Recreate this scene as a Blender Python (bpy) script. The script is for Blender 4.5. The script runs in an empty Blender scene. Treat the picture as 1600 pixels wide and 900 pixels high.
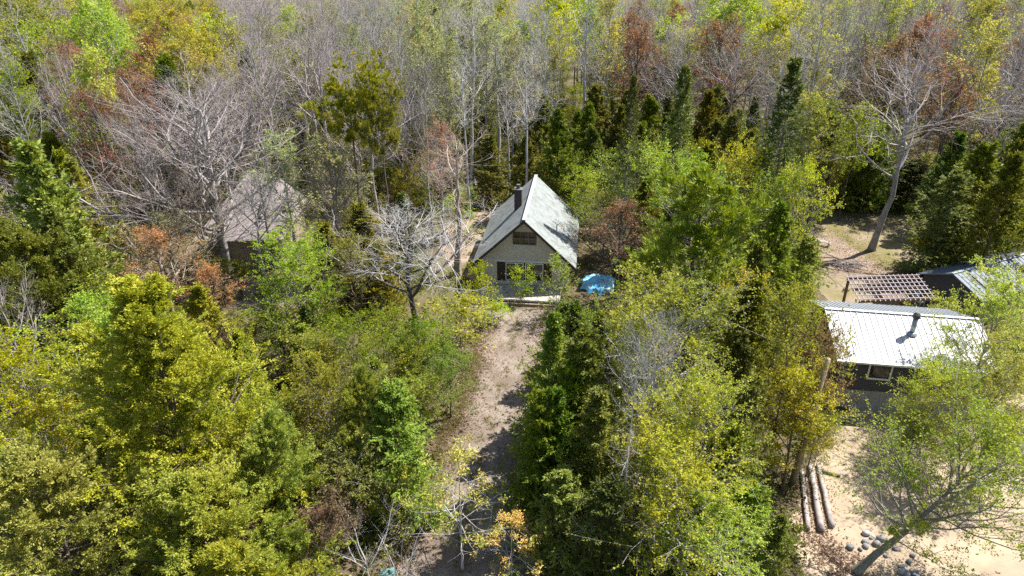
import bpy, math, random
import numpy as np
from mathutils import Vector, Matrix

# ------------------------------------------------------------------ camera, sky, sun, exposure
S = bpy.context.scene
C = S.collection
R = math.radians
CAM_H = 26.0
PITCH = 26.0
FOC = 1067.0                      # focal length in pixels of the 1600 px wide photograph (24 mm lens)
cam_d = bpy.data.cameras.new('camera')
cam_d.lens = 24.0
cam_d.sensor_width = 36.0
cam_d.clip_start = 0.5
cam_d.clip_end = 3000
cam = bpy.data.objects.new('camera', cam_d)
C.objects.link(cam)
cam.location = (0, 0, CAM_H)
cam.rotation_euler = (R(90 - PITCH), 0, 0)
S.camera = cam

SUN_EL, SUN_AZ = 55.0, 62.0        # azimuth measured from +Y (away from the camera) towards +X
w = bpy.data.worlds.new('World')
S.world = w
w.use_nodes = True
nt = w.node_tree
bg = nt.nodes['Background']
sky = nt.nodes.new('ShaderNodeTexSky')
sky.sky_type = 'NISHITA'
sky.sun_disc = False
sky.sun_elevation = R(SUN_EL)
sky.sun_rotation = R(SUN_AZ)
nt.links.new(sky.outputs[0], bg.inputs[0])
bg.inputs[1].default_value = 0.085
sd = bpy.data.lights.new('sun', 'SUN')
sd.energy = 5.0
sd.angle = R(0.5)
sd.color = (1.0, 0.96, 0.89)
sun = bpy.data.objects.new('sun', sd)
C.objects.link(sun)
sv = Vector((math.cos(R(SUN_EL)) * math.sin(R(SUN_AZ)), math.cos(R(SUN_EL)) * math.cos(R(SUN_AZ)), math.sin(R(SUN_EL))))
sun.rotation_euler = (-sv).to_track_quat('-Z', 'Y').to_euler()
sun.location = (0, 0, 80)
S.view_settings.view_transform = 'Standard'
S.view_settings.look = 'None'
S.view_settings.gamma = 1
S.view_settings.exposure = 1.22
S.cycles.max_bounces = 6
S.cycles.diffuse_bounces = 3
S.cycles.transmission_bounces = 4
S.cycles.glossy_bounces = 2
S.cycles.use_denoising = False

rnd = random.Random(11)

# ------------------------------------------------------------------ where a pixel of the photograph lies on the ground / at a height
def ang(py):
    return R(PITCH) + math.atan((py - 450) / FOC)
def G(px, py, z=0.0):
    a = ang(py)
    y = (CAM_H - z) / math.tan(a)
    d = y * math.cos(R(PITCH)) + (CAM_H - z) * math.sin(R(PITCH))
    return Vector(((px - 800) / FOC * d, y, z))
def proj(x, y, z):
    d = y * math.cos(R(PITCH)) + (CAM_H - z) * math.sin(R(PITCH))
    u = -y * math.sin(R(PITCH)) * -1
    up = (z - CAM_H) * math.cos(R(PITCH)) + y * math.sin(R(PITCH))
    return 800 + FOC * x / d, 450 - FOC * up / d, d

# ------------------------------------------------------------------ object helpers
def tag(o, label=None, cat=None, group=None, kind=None):
    if label: o['label'] = label
    if cat: o['category'] = cat
    if group: o['group'] = group
    if kind: o['kind'] = kind
    return o
def empty(name, loc, rz=0.0):
    o = bpy.data.objects.new(name, None)
    o.empty_display_size = 0.5
    C.objects.link(o)
    o.location = loc
    o.rotation_euler = (0, 0, rz)
    return o
def link(name, me, parent=None):
    o = bpy.data.objects.new(name, me)
    C.objects.link(o)
    if parent: o.parent = parent
    return o
def np_mesh(name, V, F, mat, tone=None, smooth=False):
    """V (n,3); F list of (array of faces (m,k)) ; tone per face"""
    me = bpy.data.meshes.new(name)
    V = np.ascontiguousarray(V, dtype=np.float32)
    me.vertices.add(len(V))
    me.vertices.foreach_set('co', V.ravel())
    idx = np.concatenate([f.ravel() for f in F]).astype(np.int32)
    tot = np.concatenate([np.full(len(f), f.shape[1]) for f in F]).astype(np.int32)
    me.loops.add(len(idx))
    me.loops.foreach_set('vertex_index', idx)
    me.polygons.add(len(tot))
    st = np.concatenate([[0], np.cumsum(tot)[:-1]]).astype(np.int32)
    me.polygons.foreach_set('loop_start', st)
    if smooth:
        me.polygons.foreach_set('use_smooth', np.ones(len(tot), dtype=bool))
    me.update(calc_edges=True)
    if tone is not None:
        at = me.attributes.new('tone', 'FLOAT', 'FACE')
        at.data.foreach_set('value', np.ascontiguousarray(tone, dtype=np.float32))
    me.materials.append(mat)
    return me

class MB:
    def __init__(s): s.v = []; s.f = []
    def add(s, vs, fs):
        b = len(s.v); s.v += [tuple(v) for v in vs]; s.f += [tuple(b + i for i in f) for f in fs]
    def box(s, x0, x1, y0, y1, z0, z1, M=None):
        vs = [Vector(p) for p in ((x0,y0,z0),(x1,y0,z0),(x1,y1,z0),(x0,y1,z0),(x0,y0,z1),(x1,y0,z1),(x1,y1,z1),(x0,y1,z1))]
        if M: vs = [M @ v for v in vs]
        s.add(vs, [(0,3,2,1),(4,5,6,7),(0,1,5,4),(1,2,6,5),(2,3,7,6),(3,0,4,7)])
    def slab(s, q, t):
        """a quad q thickened downwards along its normal by t"""
        q = [Vector(p) for p in q]
        n = (q[1]-q[0]).cross(q[3]-q[0]).normalized()
        if n.z < 0: n = -n
        l = [p - n*t for p in q]
        s.add(q + l, [(0,1,2,3),(7,6,5,4),(0,4,5,1),(1,5,6,2),(2,6,7,3),(3,7,4,0)])
    def bar(s, a, b, wd, ht):
        a = Vector(a); b = Vector(b); d = (b-a).normalized()
        sx = d.cross(Vector((0,0,1)))
        if sx.length < 1e-3: sx = Vector((1,0,0))
        sx.normalize(); sz = sx.cross(d)
        vs = [p + sx*i*wd/2 + sz*j*ht/2 for p in (a,b) for i,j in ((-1,-1),(1,-1),(1,1),(-1,1))]
        s.add(vs, [(0,1,2,3),(7,6,5,4),(0,4,5,1),(1,5,6,2),(2,6,7,3),(3,7,4,0)])
    def tube(s, pts, rad, n=12, cap=True):
        pts = [Vector(p) for p in pts]; vs = []; fs = []
        for i, p in enumerate(pts):
            d = (pts[min(i+1,len(pts)-1)] - pts[max(i-1,0)]).normalized()
            a = d.orthogonal().normalized() if i == 0 else (a - d*a.dot(d)).normalized()
            b = d.cross(a)
            for k in range(n):
                t = 2*math.pi*k/n
                vs.append(p + (a*math.cos(t) + b*math.sin(t))*rad[i])
        for i in range(len(pts)-1):
            for k in range(n):
                fs.append((i*n+k, i*n+(k+1)%n, (i+1)*n+(k+1)%n, (i+1)*n+k))
        if cap:
            fs.append(tuple(range(n))[::-1]); fs.append(tuple((len(pts)-1)*n+k for k in range(n)))
        s.add(vs, fs)
    def build(s, name, mat, parent=None, smooth=False):
        me = bpy.data.meshes.new(name)
        me.from_pydata(s.v, [], s.f)
        me.materials.append(mat)
        if smooth:
            for p in me.polygons: p.use_smooth = True
        me.update()
        return link(name, me, parent)

# ------------------------------------------------------------------ materials
def new_mat(name):
    m = bpy.data.materials.new(name); m.use_nodes = True
    return m, m.node_tree.nodes, m.node_tree.links, m.node_tree.nodes['Principled BSDF']
def mix_rgb(N, L, fac, a, b, blend='MIX'):
    n = N.new('ShaderNodeMix'); n.data_type = 'RGBA'; n.blend_type = blend
    for i, v in ((0, fac), (6, a), (7, b)):
        if hasattr(v, 'links'): L.new(v, n.inputs[i])
        elif v is not None: n.inputs[i].default_value = v if i == 0 else (*v, 1)
    return n.outputs[2]
def noise(N, L, scale, detail=4, rough=0.6, vec=None, dist=0.0):
    n = N.new('ShaderNodeTexNoise'); n.inputs['Scale'].default_value = scale
    n.inputs['Detail'].default_value = detail; n.inputs['Roughness'].default_value = rough
    n.inputs['Distortion'].default_value = dist
    if vec: L.new(vec, n.inputs['Vector'])
    return n.outputs[0]
def ramp(N, L, val, lo, hi):
    n = N.new('ShaderNodeMapRange'); L.new(val, n.inputs[0])
    n.inputs[1].default_value = lo; n.inputs[2].default_value = hi; n.clamp = True
    return n.outputs[0]
def coords(N, which='Object', scale=None):
    tc = N.new('ShaderNodeTexCoord')
    return tc.outputs[which]
def rough_mat(name, c1, c2, scale=3.0, c3=None, s3=0.4, rough=0.9, bump=0.3, bscale=20, metal=0.0, stretch=None, lo=0.35, hi=0.65):
    m, N, L, P = new_mat(name)
    co = coords(N)
    if stretch:
        mp = N.new('ShaderNodeMapping'); mp.inputs['Scale'].default_value = stretch
        L.new(co, mp.inputs[0]); co = mp.outputs[0]
    f = ramp(N, L, noise(N, L, scale, 6, 0.65, co), lo, hi)
    col = mix_rgb(N, L, f, c1, c2)
    if c3:
        f3 = ramp(N, L, noise(N, L, s3, 5, 0.6, co), 0.48, 0.62)
        col = mix_rgb(N, L, f3, col, c3)
    L.new(col, P.inputs['Base Color'])
    P.inputs['Roughness'].default_value = rough
    P.inputs['Metallic'].default_value = metal
    if bump:
        b = N.new('ShaderNodeBump'); b.inputs['Strength'].default_value = bump
        b.inputs['Distance'].default_value = 0.05
        L.new(noise(N, L, bscale, 4, 0.6, co), b.inputs['Height']); L.new(b.outputs[0], P.inputs['Normal'])
    return m

def leaf_material(name, transl=0.45, rough=0.55, var=0.35):
    """colour comes from the object's own colour; every leaf and every tree varies a little around it"""
    m, N, L, P = new_mat(name)
    oi = N.new('ShaderNodeObjectInfo')
    at = N.new('ShaderNodeAttribute'); at.attribute_name = 'tone'
    hs = N.new('ShaderNodeHueSaturation')
    L.new(oi.outputs['Color'], hs.inputs['Color'])
    h = N.new('ShaderNodeMapRange'); L.new(at.outputs['Fac'], h.inputs[0])
    h.inputs[3].default_value = 0.5 - 0.035; h.inputs[4].default_value = 0.5 + 0.03
    L.new(h.outputs[0], hs.inputs['Hue'])
    v = N.new('ShaderNodeMapRange'); L.new(at.outputs['Fac'], v.inputs[0])
    v.inputs[3].default_value = 1 + var; v.inputs[4].default_value = 1 - var
    L.new(v.outputs[0], hs.inputs['Value'])
    sa = N.new('ShaderNodeMapRange'); L.new(oi.outputs['Random'], sa.inputs[0])
    sa.inputs[3].default_value = 0.88; sa.inputs[4].default_value = 1.06
    L.new(sa.outputs[0], hs.inputs['Saturation'])
    P.inputs['Roughness'].default_value = rough
    P.inputs['Specular IOR Level'].default_value = 0.35
    L.new(hs.outputs[0], P.inputs['Base Color'])
    tr = N.new('ShaderNodeBsdfTranslucent')
    g = mix_rgb(N, L, 1.0, hs.outputs[0], (1.15, 1.12, 0.55), 'MULTIPLY')
    L.new(g, tr.inputs['Color'])
    mx = N.new('ShaderNodeMixShader'); mx.inputs[0].default_value = transl
    L.new(P.outputs[0], mx.inputs[1]); L.new(tr.outputs[0], mx.inputs[2])
    L.new(mx.outputs[0], N['Material Output'].inputs[0])
    return m
def bark_material(name):
    m, N, L, P = new_mat(name)
    oi = N.new('ShaderNodeObjectInfo')
    co = coords(N)
    mp = N.new('ShaderNodeMapping'); mp.inputs['Scale'].default_value = (3, 3, 0.8); L.new(co, mp.inputs[0])
    f = ramp(N, L, noise(N, L, 1.6, 5, 0.7, mp.outputs[0]), 0.35, 0.7)
    dk = mix_rgb(N, L, 1.0, oi.outputs['Color'], (0.5, 0.48, 0.46), 'MULTIPLY')
    L.new(mix_rgb(N, L, f, dk, oi.outputs['Color']), P.inputs['Base Color'])
    P.inputs['Roughness'].default_value = 0.85
    return m
LEAF = leaf_material('broad leaves', 0.5, 0.5)
NEEDLE = leaf_material('conifer sprays', 0.3, 0.6, 0.4)
BARK = bark_material('bark')
TWIG = bark_material('twigs')

# ------------------------------------------------------------------ tree growing (numpy)
def norm(a): return a / np.maximum(np.linalg.norm(a, axis=-1, keepdims=True), 1e-9)
class Br:                           # a set of branches: pts (M,P,3), rad (M,P), len (M)
    def __init__(s, pts, rad, ln): s.p = pts; s.r = rad; s.l = ln
    def at(s, i, t):
        P = s.p.shape[1]; u = np.clip(t * (P - 1), 0, P - 1.001); k = u.astype(int); f = (u - k)[:, None]
        a = s.p[i, k]; b = s.p[i, k + 1]
        return a * (1 - f) + b * f, norm(b - a), s.r[i, k] * (1 - f[:, 0]) + s.r[i, k + 1] * f[:, 0]
    def sub(s, m): return Br(s.p[m], s.r[m], s.l[m])
def trunk(rg, H, r, P=14, lean=(0, 0), wob=0.02, tip=0.12, curve=0.0):
    t = np.linspace(0, 1, P)
    pts = np.zeros((1, P, 3)); pts[0, :, 2] = t * H
    nx = np.cumsum(rg.normal(0, wob * H / P * 1.6, (P, 2)), axis=0); nx -= nx[0]
    pts[0, :, 0] = nx[:, 0] + lean[0] * H * (t + curve * t * (1 - t)); pts[0, :, 1] = nx[:, 1] + lean[1] * H * t
    rad = (r * (1 - t * (1 - tip)) * (1 + 0.35 * np.exp(-t * 25)))[None]
    return Br(pts, rad, np.array([H]))
def grow(rg, par, n, t0, t1, a, av, lenf, up=0.0, wig=0.15, P=5, rr=0.018, taper=0.25, flat=0.0, rmin=0.004, rpar=0.75, az=None, lv=0.25):
    M = len(par.l); N = M * n
    i = np.repeat(np.arange(M), n)
    t = (np.tile((np.arange(n) + 0.5) / n, M) + rg.uniform(-0.5, 0.5, N) / n)
    T = t0 + (t1 - t0) * t
    pos, tan, pr = par.at(i, T)
    if az is None:
        phi = np.tile(np.arange(n) * 2.39996, M) + np.repeat(rg.uniform(0, 6.28, M), n) + rg.normal(0, 0.4, N)
    else: phi = az(rg, N)
    ref = np.where(np.abs(tan[:, 2:3]) > 0.85, np.array([[1.0, 0, 0]]), np.array([[0, 0, 1.0]]))
    e1 = norm(np.cross(tan, ref)); e2 = np.cross(e1, tan)
    perp = e1 * np.cos(phi)[:, None] + e2 * np.sin(phi)[:, None] * (1 - flat)
    perp = norm(perp)
    aa = np.radians(a + rg.normal(0, av, N))[:, None] if not callable(a) else np.radians(a(T) + rg.normal(0, av, N))[:, None]
    d = norm(np.cos(aa) * tan + np.sin(aa) * perp)
    L = lenf(T) * par.l[i] * np.clip(rg.normal(1, lv, N), 0.35, 1.7)
    pts = np.zeros((N, P, 3)); pts[:, 0] = pos; cur = pos.copy()
    for k in range(1, P):
        cur = cur + d * (L / (P - 1))[:, None]; pts[:, k] = cur
        d = norm(d + np.array([0, 0, up / (P - 1)]) + rg.normal(0, wig, (N, 3)))
    r0 = np.minimum(pr * rpar, np.maximum(rr * L, rmin))
    rad = r0[:, None] * (1 - np.linspace(0, 1, P) * (1 - taper))[None]
    return Br(pts, rad, L)
def tubes(brs, k=3):
    """list of (Br, sides) -> V, F quads"""
    VV = []; FF = []; off = 0
    for b, k in brs:
        M, P, _ = b.p.shape
        tn = np.zeros_like(b.p); tn[:, :-1] = b.p[:, 1:] - b.p[:, :-1]; tn[:, -1] = tn[:, -2]
        tn = norm(tn)
        ref = np.where(np.abs(tn[:, :1, 2:3]) > 0.8, np.array([[[1.0, 0, 0]]]), np.array([[[0, 0, 1.0]]]))
        e1 = norm(np.cross(tn, np.broadcast_to(ref, tn.shape))); e2 = np.cross(tn, e1)
        th = np.arange(k) * 2 * np.pi / k
        ring = b.p[:, :, None] + b.r[:, :, None, None] * (e1[:, :, None] * np.cos(th)[None, None, :, None] + e2[:, :, None] * np.sin(th)[None, None, :, None])
        VV.append(ring.reshape(-1, 3))
        m = np.arange(M)[:, None, None] * P * k; q = np.arange(P - 1)[None, :, None] * k; s = np.arange(k)[None, None, :]
        s2 = (s + 1) % k
        f = np.stack([m + q + s, m + q + s2, m + q + k + s2, m + q + k + s], axis=-1).reshape(-1, 4) + off
        FF.append(f); off += M * P * k
    return np.concatenate(VV), [np.concatenate(FF)]
def on_branches(rg, b, n, t0=0.2, t1=1.0, jit=0.0):
    M = len(b.l); i = np.repeat(np.arange(M), n); t = rg.uniform(t0, t1, M * n)
    p, d, r = b.at(i, t)
    if jit: p = p + rg.normal(0, jit, p.shape)
    return p, d, i
def leaf_quads(rg, p, d, ln, wd, follow=0.5, flat=0.5, lv=0.3, droop=0.0):
    """rhombic leaves at p; long axis follows d partly; normals biased up by flat"""
    n = len(p)
    a = norm(d * follow + rg.normal(0, 1, (n, 3)) * (1 - follow) * 0.7 + np.array([0, 0, -droop]))
    nr = norm(rg.normal(0, 1, (n, 3)) * (1 - flat) + np.array([0, 0, 1.0]) * flat)
    b = norm(np.cross(a, nr))
    L = (ln * np.clip(rg.normal(1, lv, n), 0.4, 2))[:, None]; W = L * (wd / ln)
    c = p + a * L * 0.5
    V = np.stack([p, c + b * W * 0.5, p + a * L, c - b * W * 0.5], axis=1).reshape(-1, 3)
    F = np.arange(n * 4).reshape(-1, 4)
    return V, F
def tones(rg, pos, n_each=1, amt=0.5, scale=0.9):
    """clumps of slightly different growth + leaf to leaf variation"""
    k = rg.normal(0, 1, (6, 3)) * scale; ph = rg.uniform(0, 6.28, 6)
    t = np.sin(pos @ k.T + ph).mean(axis=1) * 0.9
    return np.clip(0.5 + t * amt + rg.normal(0, 0.2, len(pos)), 0, 1)

PROTO = {}
class Proto: pass
def make(name, H, W, wood, twigs, leaves=None, leafmat=None, bushy=False):
    """wood: tubes list for 'trunk'; twigs: tubes for the crown's fine wood ; leaves: (V,F,tone)"""
    o = Proto(); o.H = H; o.W = W
    V, F = tubes(wood); o.trunk = np_mesh(name + '_trunk', V, F, BARK, smooth=True)
    o.crown = o.leaf = None
    if twigs:
        V, F = tubes(twigs); o.crown = np_mesh(name + '_twigs', V, F, TWIG)
    if leaves:
        o.leaf = np_mesh(name + '_foliage', leaves[0], [leaves[1]], leafmat, leaves[2])
    vs = []
    for me in (o.trunk, o.crown, o.leaf):
        if me is not None:
            a = np.empty(len(me.vertices) * 3, np.float32); me.vertices.foreach_get('co', a); vs.append(a.reshape(-1, 3)[::3])
    a = np.concatenate(vs[1:]) if len(vs) > 1 else vs[0]
    o.H = float(np.percentile(a[:, 2], 99.7))
    o.W = float(2 * np.percentile(np.hypot(a[:, 0] - np.median(a[:, 0]), a[:, 1] - np.median(a[:, 1])), 96))
    PROTO[name] = o
    return o

def gen_bare(name, seed, H=18, form='aspen', leaves=0, lsize=0.1, lean=(0, 0), tw=1.0, n1=26, dens=1.0, r=None, t0=None, wob=0.02):
    rg = np.random.default_rng(seed)
    if form == 'aspen':              # straight pole, narrow ascending crown
        T = trunk(rg, H, r or 0.15, lean=lean, wob=wob, tip=0.1)
        b1 = grow(rg, T, n1, t0 or 0.35, 0.98, lambda t: 52 - 18 * t, 9, lambda t: 0.23 * (1.15 - t) ** 0.7 + 0.02, up=0.35, wig=0.1, P=6, rr=0.014, lv=0.35)
        W = H * 0.36
    elif form == 'spread':           # broad maple / poplar crown with heavy ascending limbs
        T = trunk(rg, H, r or 0.26, lean=lean, wob=wob, tip=0.08)
        b1 = grow(rg, T, n1, t0 or 0.28, 0.95, lambda t: 58 - 30 * t, 9, lambda t: 0.50 * (1.05 - t) ** 0.8 + 0.05, up=0.55, wig=0.13, P=8, rr=0.02, lv=0.25)
        W = H * 0.66
    elif form == 'low':              # short trunk, wide crooked limbs
        T = trunk(rg, H, r or 0.28, lean=lean, wob=0.05, tip=0.1)
        b1 = grow(rg, T, n1, t0 or 0.22, 0.9, lambda t: 66 - 30 * t, 12, lambda t: 0.62 * (1.1 - t) ** 0.8 + 0.05, up=0.5, wig=0.22, P=9, rr=0.019, lv=0.25)
        W = H * 0.85
    elif form == 'fork':
        T = trunk(rg, H * 0.9, r or 0.28, lean=lean, wob=0.04, tip=0.08)
        b1 = grow(rg, T, n1, t0, 0.95, lambda t: 56 - 28 * t, 8, lambda t: 0.66 * (1.12 - t) ** 0.8 + 0.03, up=0.75, wig=0.17, P=10, rr=0.017, lv=0.15)
        W = H * 0.85
    elif form == 'shrub':
        T0 = trunk(rg, H * 0.25, r or 0.06, P=4)
        b0 = grow(rg, T0, 9, 0.1, 1.0, 24, 9, lambda t: 3.4 + 0 * t, up=0.2, wig=0.09, P=7, rr=0.012, rpar=0.9)
        T = b0
        b1 = grow(rg, b0, max(3, n1 // 6), 0.15, 0.95, 30, 10, lambda t: 0.45 * (1.15 - t), up=0.35, wig=0.12, P=5, rr=0.012, lv=0.35)
        W = H * 0.9
    b2 = grow(rg, b1, int(9 * dens), 0.18, 1.0, 40, 12, lambda t: 0.42 * (1.1 - t) + 0.10, up=0.25, wig=0.15, P=5, rr=0.012, rmin=0.008, lv=0.35)
    b3 = grow(rg, b2, int(7 * dens), 0.15, 1.0, 40, 14, lambda t: 0.42 * (1.1 - t) + 0.16, up=0.15, wig=0.16, P=4, rr=0.011, rmin=0.006 * tw, lv=0.4)
    b4 = grow(rg, b3, 4, 0.2, 1.0, 38, 15, lambda t: 0.5 + 0 * t, up=0.1, wig=0.1, P=3, rr=0.012, rmin=0.0045 * tw, rpar=0.9, lv=0.4)
    wood = [(T, 7), (b1, 5)] if form != 'shrub' else [(T0, 6), (T, 5)]
    tws = [(b2, 4), (b3, 3), (b4, 3)] if form != 'shrub' else [(b1, 4), (b2, 3), (b3, 3), (b4, 3)]
    lv = None
    if leaves:
        p, d, i = on_branches(rg, b4, leaves, 0.0, 1.0, 0.05)
        V, F = leaf_quads(rg, p, d, lsize, lsize * 0.75, 0.3, 0.35)
        lv = (V, F, tones(rg, p))
    return make(name, H, W, wood, tws, lv, LEAF)

def gen_leafy(name, seed, H=12, wide=0.42, t0=0.2, n1=34, leaves=5, lsize=0.16, lean=(0, 0), r=0.14, gap=0.0, shape='round', flat=0.4, curve=0.0, stretchlow=0.0, tw=1.0):
    """deciduous tree in young leaf; leaves gather in clumps round the ends of the boughs"""
    rg = np.random.default_rng(seed)
    T = trunk(rg, H, r, lean=lean, wob=0.03, tip=0.08, curve=curve)
    if shape == 'round': pf = lambda t: wide * np.sqrt(np.clip(1.02 - ((t - 0.5) / 0.56) ** 2, 0.03, 1))
    elif shape == 'tall': pf = lambda t: wide * (1.05 - t) ** 0.6
    else: pf = lambda t: wide * (1.1 - t) ** 0.9 + 0.03
    b1 = grow(rg, T, n1, t0, 0.99, lambda t: 72 - 38 * t, 10, pf, up=0.45, wig=0.14, P=7, rr=0.013, lv=0.28)
    b2 = grow(rg, b1, 8, 0.25, 1.0, 42, 14, lambda t: 0.42 * (1.15 - t) + 0.14, up=0.2, wig=0.18, P=5, rr=0.011, rmin=0.008, lv=0.4)
    if gap: b2 = b2.sub(rg.random(len(b2.l)) > gap)
    b3 = grow(rg, b2, 6, 0.25, 1.0, 42, 14, lambda t: 0.55 + 0 * t, up=0.1, wig=0.15, P=3, rr=0.009, rmin=0.0035 * tw, lv=0.4)
    p, d, i = on_branches(rg, b3, leaves, 0.15, 1.0, 0.07)
    V, F = leaf_quads(rg, p, d, lsize, lsize * 0.8, 0.25, flat)
    return make(name, H, H * wide * 1.9, [(T, 7), (b1, 5)], [(b2, 4), (b3, 3)], (V, F, tones(rg, p, amt=0.45)), LEAF)

def gen_cedar(name, seed, H=12, wide=0.30, n1=110, n2=8, sp=9, ssize=0.26, t0=0.03, power=0.75, r=0.16, lump=0.3):
    rg = np.random.default_rng(seed)
    T = trunk(rg, H, r, wob=0.015, tip=0.06)
    b1 = grow(rg, T, n1, t0, 0.985, lambda t: 84 - 38 * t, 8, lambda t: wide * (1.03 - t) ** power + 0.02, up=0.55, wig=0.1, P=6, rr=0.012, lv=lump)
    b2 = grow(rg, b1, n2, 0.3, 1.0, 46, 14, lambda t: 0.34 * (1.2 - t) + 0.12, up=0.15, wig=0.14, P=4, rr=0.012, rmin=0.008, flat=0.55, lv=0.35)
    p, d, i = on_branches(rg, b2, sp, 0.1, 1.0, 0.06)
    tn = tones(rg, p, amt=0.35)
    out_ = norm(p * np.array([1, 1, 0]) + 1e-6)
    Vs = []; Fs = []; tt = []
    for k in range(3):
        dd = norm(d + out_ * 0.3 + rg.normal(0, 0.45, p.shape) + np.array([0, 0, 0.05]))
        V, F = leaf_quads(rg, p, dd, ssize, ssize * 0.36, 0.85, 0.45, 0.35)
        Fs.append(F + len(Vs) * len(p) * 4); Vs.append(V); tt.append(tn + rg.normal(0, 0.05, len(p)))
    return make(name, H, H * wide * 2.0, [(T, 6)], [(b1, 4)], (np.concatenate(Vs), np.concatenate(Fs), np.clip(np.concatenate(tt), 0, 1)), NEEDLE)

def gen_spruce(name, seed, H=12, wide=0.22, n1=120, n2=9, sp=7, nsize=0.26, t0=0.04, droop=0.25, dead=0.0, r=0.14, power=0.95, lump=0.16):
    """dead: share of the stem, from below, with bare grey boughs"""
    rg = np.random.default_rng(seed)
    T = trunk(rg, H, r, wob=0.006, tip=0.05)
    b1 = grow(rg, T, n1, t0, 0.99, lambda t: 98 - 42 * t, 6, lambda t: wide * (1.01 - t) ** power + (0.012 if wide > 0.15 else 0.003), up=0.12, wig=0.05, P=5, rr=0.010, lv=lump)
    b2 = grow(rg, b1, n2, 0.15, 1.0, 48, 9, lambda t: 0.42 * (1.15 - t) + 0.08, up=-droop, wig=0.08, P=4, rr=0.010, rmin=0.006, flat=0.8, lv=0.3)
    bb = b2
    if dead:
        z = b2.p[:, 0, 2] / H; x = b2.p[:, -1, 0]
        m = (z > dead) | (rg.random(len(z)) < 0.25)
        bb = b2.sub(m); bd = b2.sub(~m)
    p, d, i = on_branches(rg, bb, sp, 0.0, 1.0, 0.03)
    tn = tones(rg, p, amt=0.25)
    Vs = []; Fs = []; tt = []
    for k in range(2):
        dd = norm(d + rg.normal(0, 0.35, p.shape))
        V, F = leaf_quads(rg, p, dd, nsize, nsize * 0.3, 0.85, 0.55, 0.3)
        Fs.append(F + len(Vs) * len(p) * 4); Vs.append(V); tt.append(tn)
    tws = [(b1, 4)] + ([(bd, 3)] if dead else [])
    return make(name, H, H * wide * 2.0, [(T, 6)], tws, (np.concatenate(Vs), np.concatenate(Fs), np.concatenate(tt)), NEEDLE)

def gen_pine(name, seed, H=16, wide=0.2, t0=0.5, n1=34, needles=13, nl=0.34, r=0.24, wind=(0, 0), umbrella=False, n2=8, n3=3):
    rg = np.random.default_rng(seed)
    T = trunk(rg, H, r, wob=0.03, tip=0.15)
    pf = (lambda t: wide * (0.55 + 0.45 * np.sin(np.clip((t - t0) / (1 - t0), 0, 1) * 2.6))) if umbrella else (lambda t: wide * (1.1 - t) ** 0.6)
    b1 = grow(rg, T, n1, t0, 1.0, lambda t: 82 - 30 * t, 10, pf, up=0.35, wig=0.12, P=6, rr=0.017, lv=0.3)
    b2 = grow(rg, b1, n2, 0.3, 1.0, 45, 12, lambda t: 0.3 * (1.2 - t) + 0.14, up=0.35, wig=0.14, P=4, rr=0.014, lv=0.3)
    b3 = grow(rg, b2, n3, 0.4, 1.0, 38, 12, lambda t: 0.5 + 0 * t, up=0.5, wig=0.1, P=3, rr=0.014, lv=0.3)
    tip = np.concatenate([b3.p[:, -1], b2.p[:, -1], b3.p[:, 1]]); td = np.concatenate([norm(b3.p[:, -1] - b3.p[:, -2]), norm(b2.p[:, -1] - b2.p[:, -2]), norm(b3.p[:, 1] - b3.p[:, 0])])
    p = np.repeat(tip, needles, 0); d = np.repeat(td, needles, 0)
    dd = norm(d * 0.9 + np.array([wind[0], wind[1], 0.35]) + rg.normal(0, 0.5, p.shape))
    V, F = leaf_quads(rg, p + rg.normal(0, 0.05, p.shape), dd, nl, nl * 0.16, 0.95, 0.2, 0.25)
    tn = np.repeat(tones(rg, tip, amt=0.35, scale=0.6), needles)
    dead = None
    tws = [(b2, 4), (b3, 3)]
    wood = [(T, 8), (b1, 5)]
    if t0 > 0.4:                     # a few dead stubs under the crown
        ds = grow(rg, T, 11, 0.2, t0, 85, 12, lambda t: 0.10 + 0 * t, up=-0.1, wig=0.2, P=5, rr=0.016, lv=0.5)
        ds2 = grow(rg, ds, 5, 0.2, 1, 40, 12, lambda t: 0.4 + 0 * t, wig=0.15, P=3, rr=0.014)
        tws += [(ds, 4), (ds2, 3)]
    return make(name, H, H * wide * 2.1, wood, tws, (V, F, tn), NEEDLE)

def gen_dead_conifer(name, seed, H=12):
    rg = np.random.default_rng(seed)
    T = trunk(rg, H, 0.09, wob=0.008, tip=0.1)
    b1 = grow(rg, T, 30, 0.25, 0.97, lambda t: 84 - 10 * t, 10, lambda t: 0.22 * (1.25 - t), up=-0.55, wig=0.10, P=9, rr=0.011, rmin=0.012, lv=0.3, az=lambda r_, n: r_.normal(3.5, 0.8, n))
    # tips turn up again
    for k in range(5, 9): b1.p[:, k, 2] += (k - 4) ** 1.5 * 0.06
    b2 = grow(rg, b1, 7, 0.25, 1.0, 45, 12, lambda t: 0.28 + 0 * t, up=0.5, wig=0.12, P=5, rr=0.012, rmin=0.009, flat=0.4, lv=0.35)
    b3 = grow(rg, b2, 3, 0.3, 1.0, 38, 12, lambda t: 0.4 + 0 * t, up=0.3, wig=0.12, P=3, rr=0.012, rmin=0.006)
    return make(name, H, 4, [(T, 7)], [(b1, 4), (b2, 3), (b3, 3)])

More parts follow.
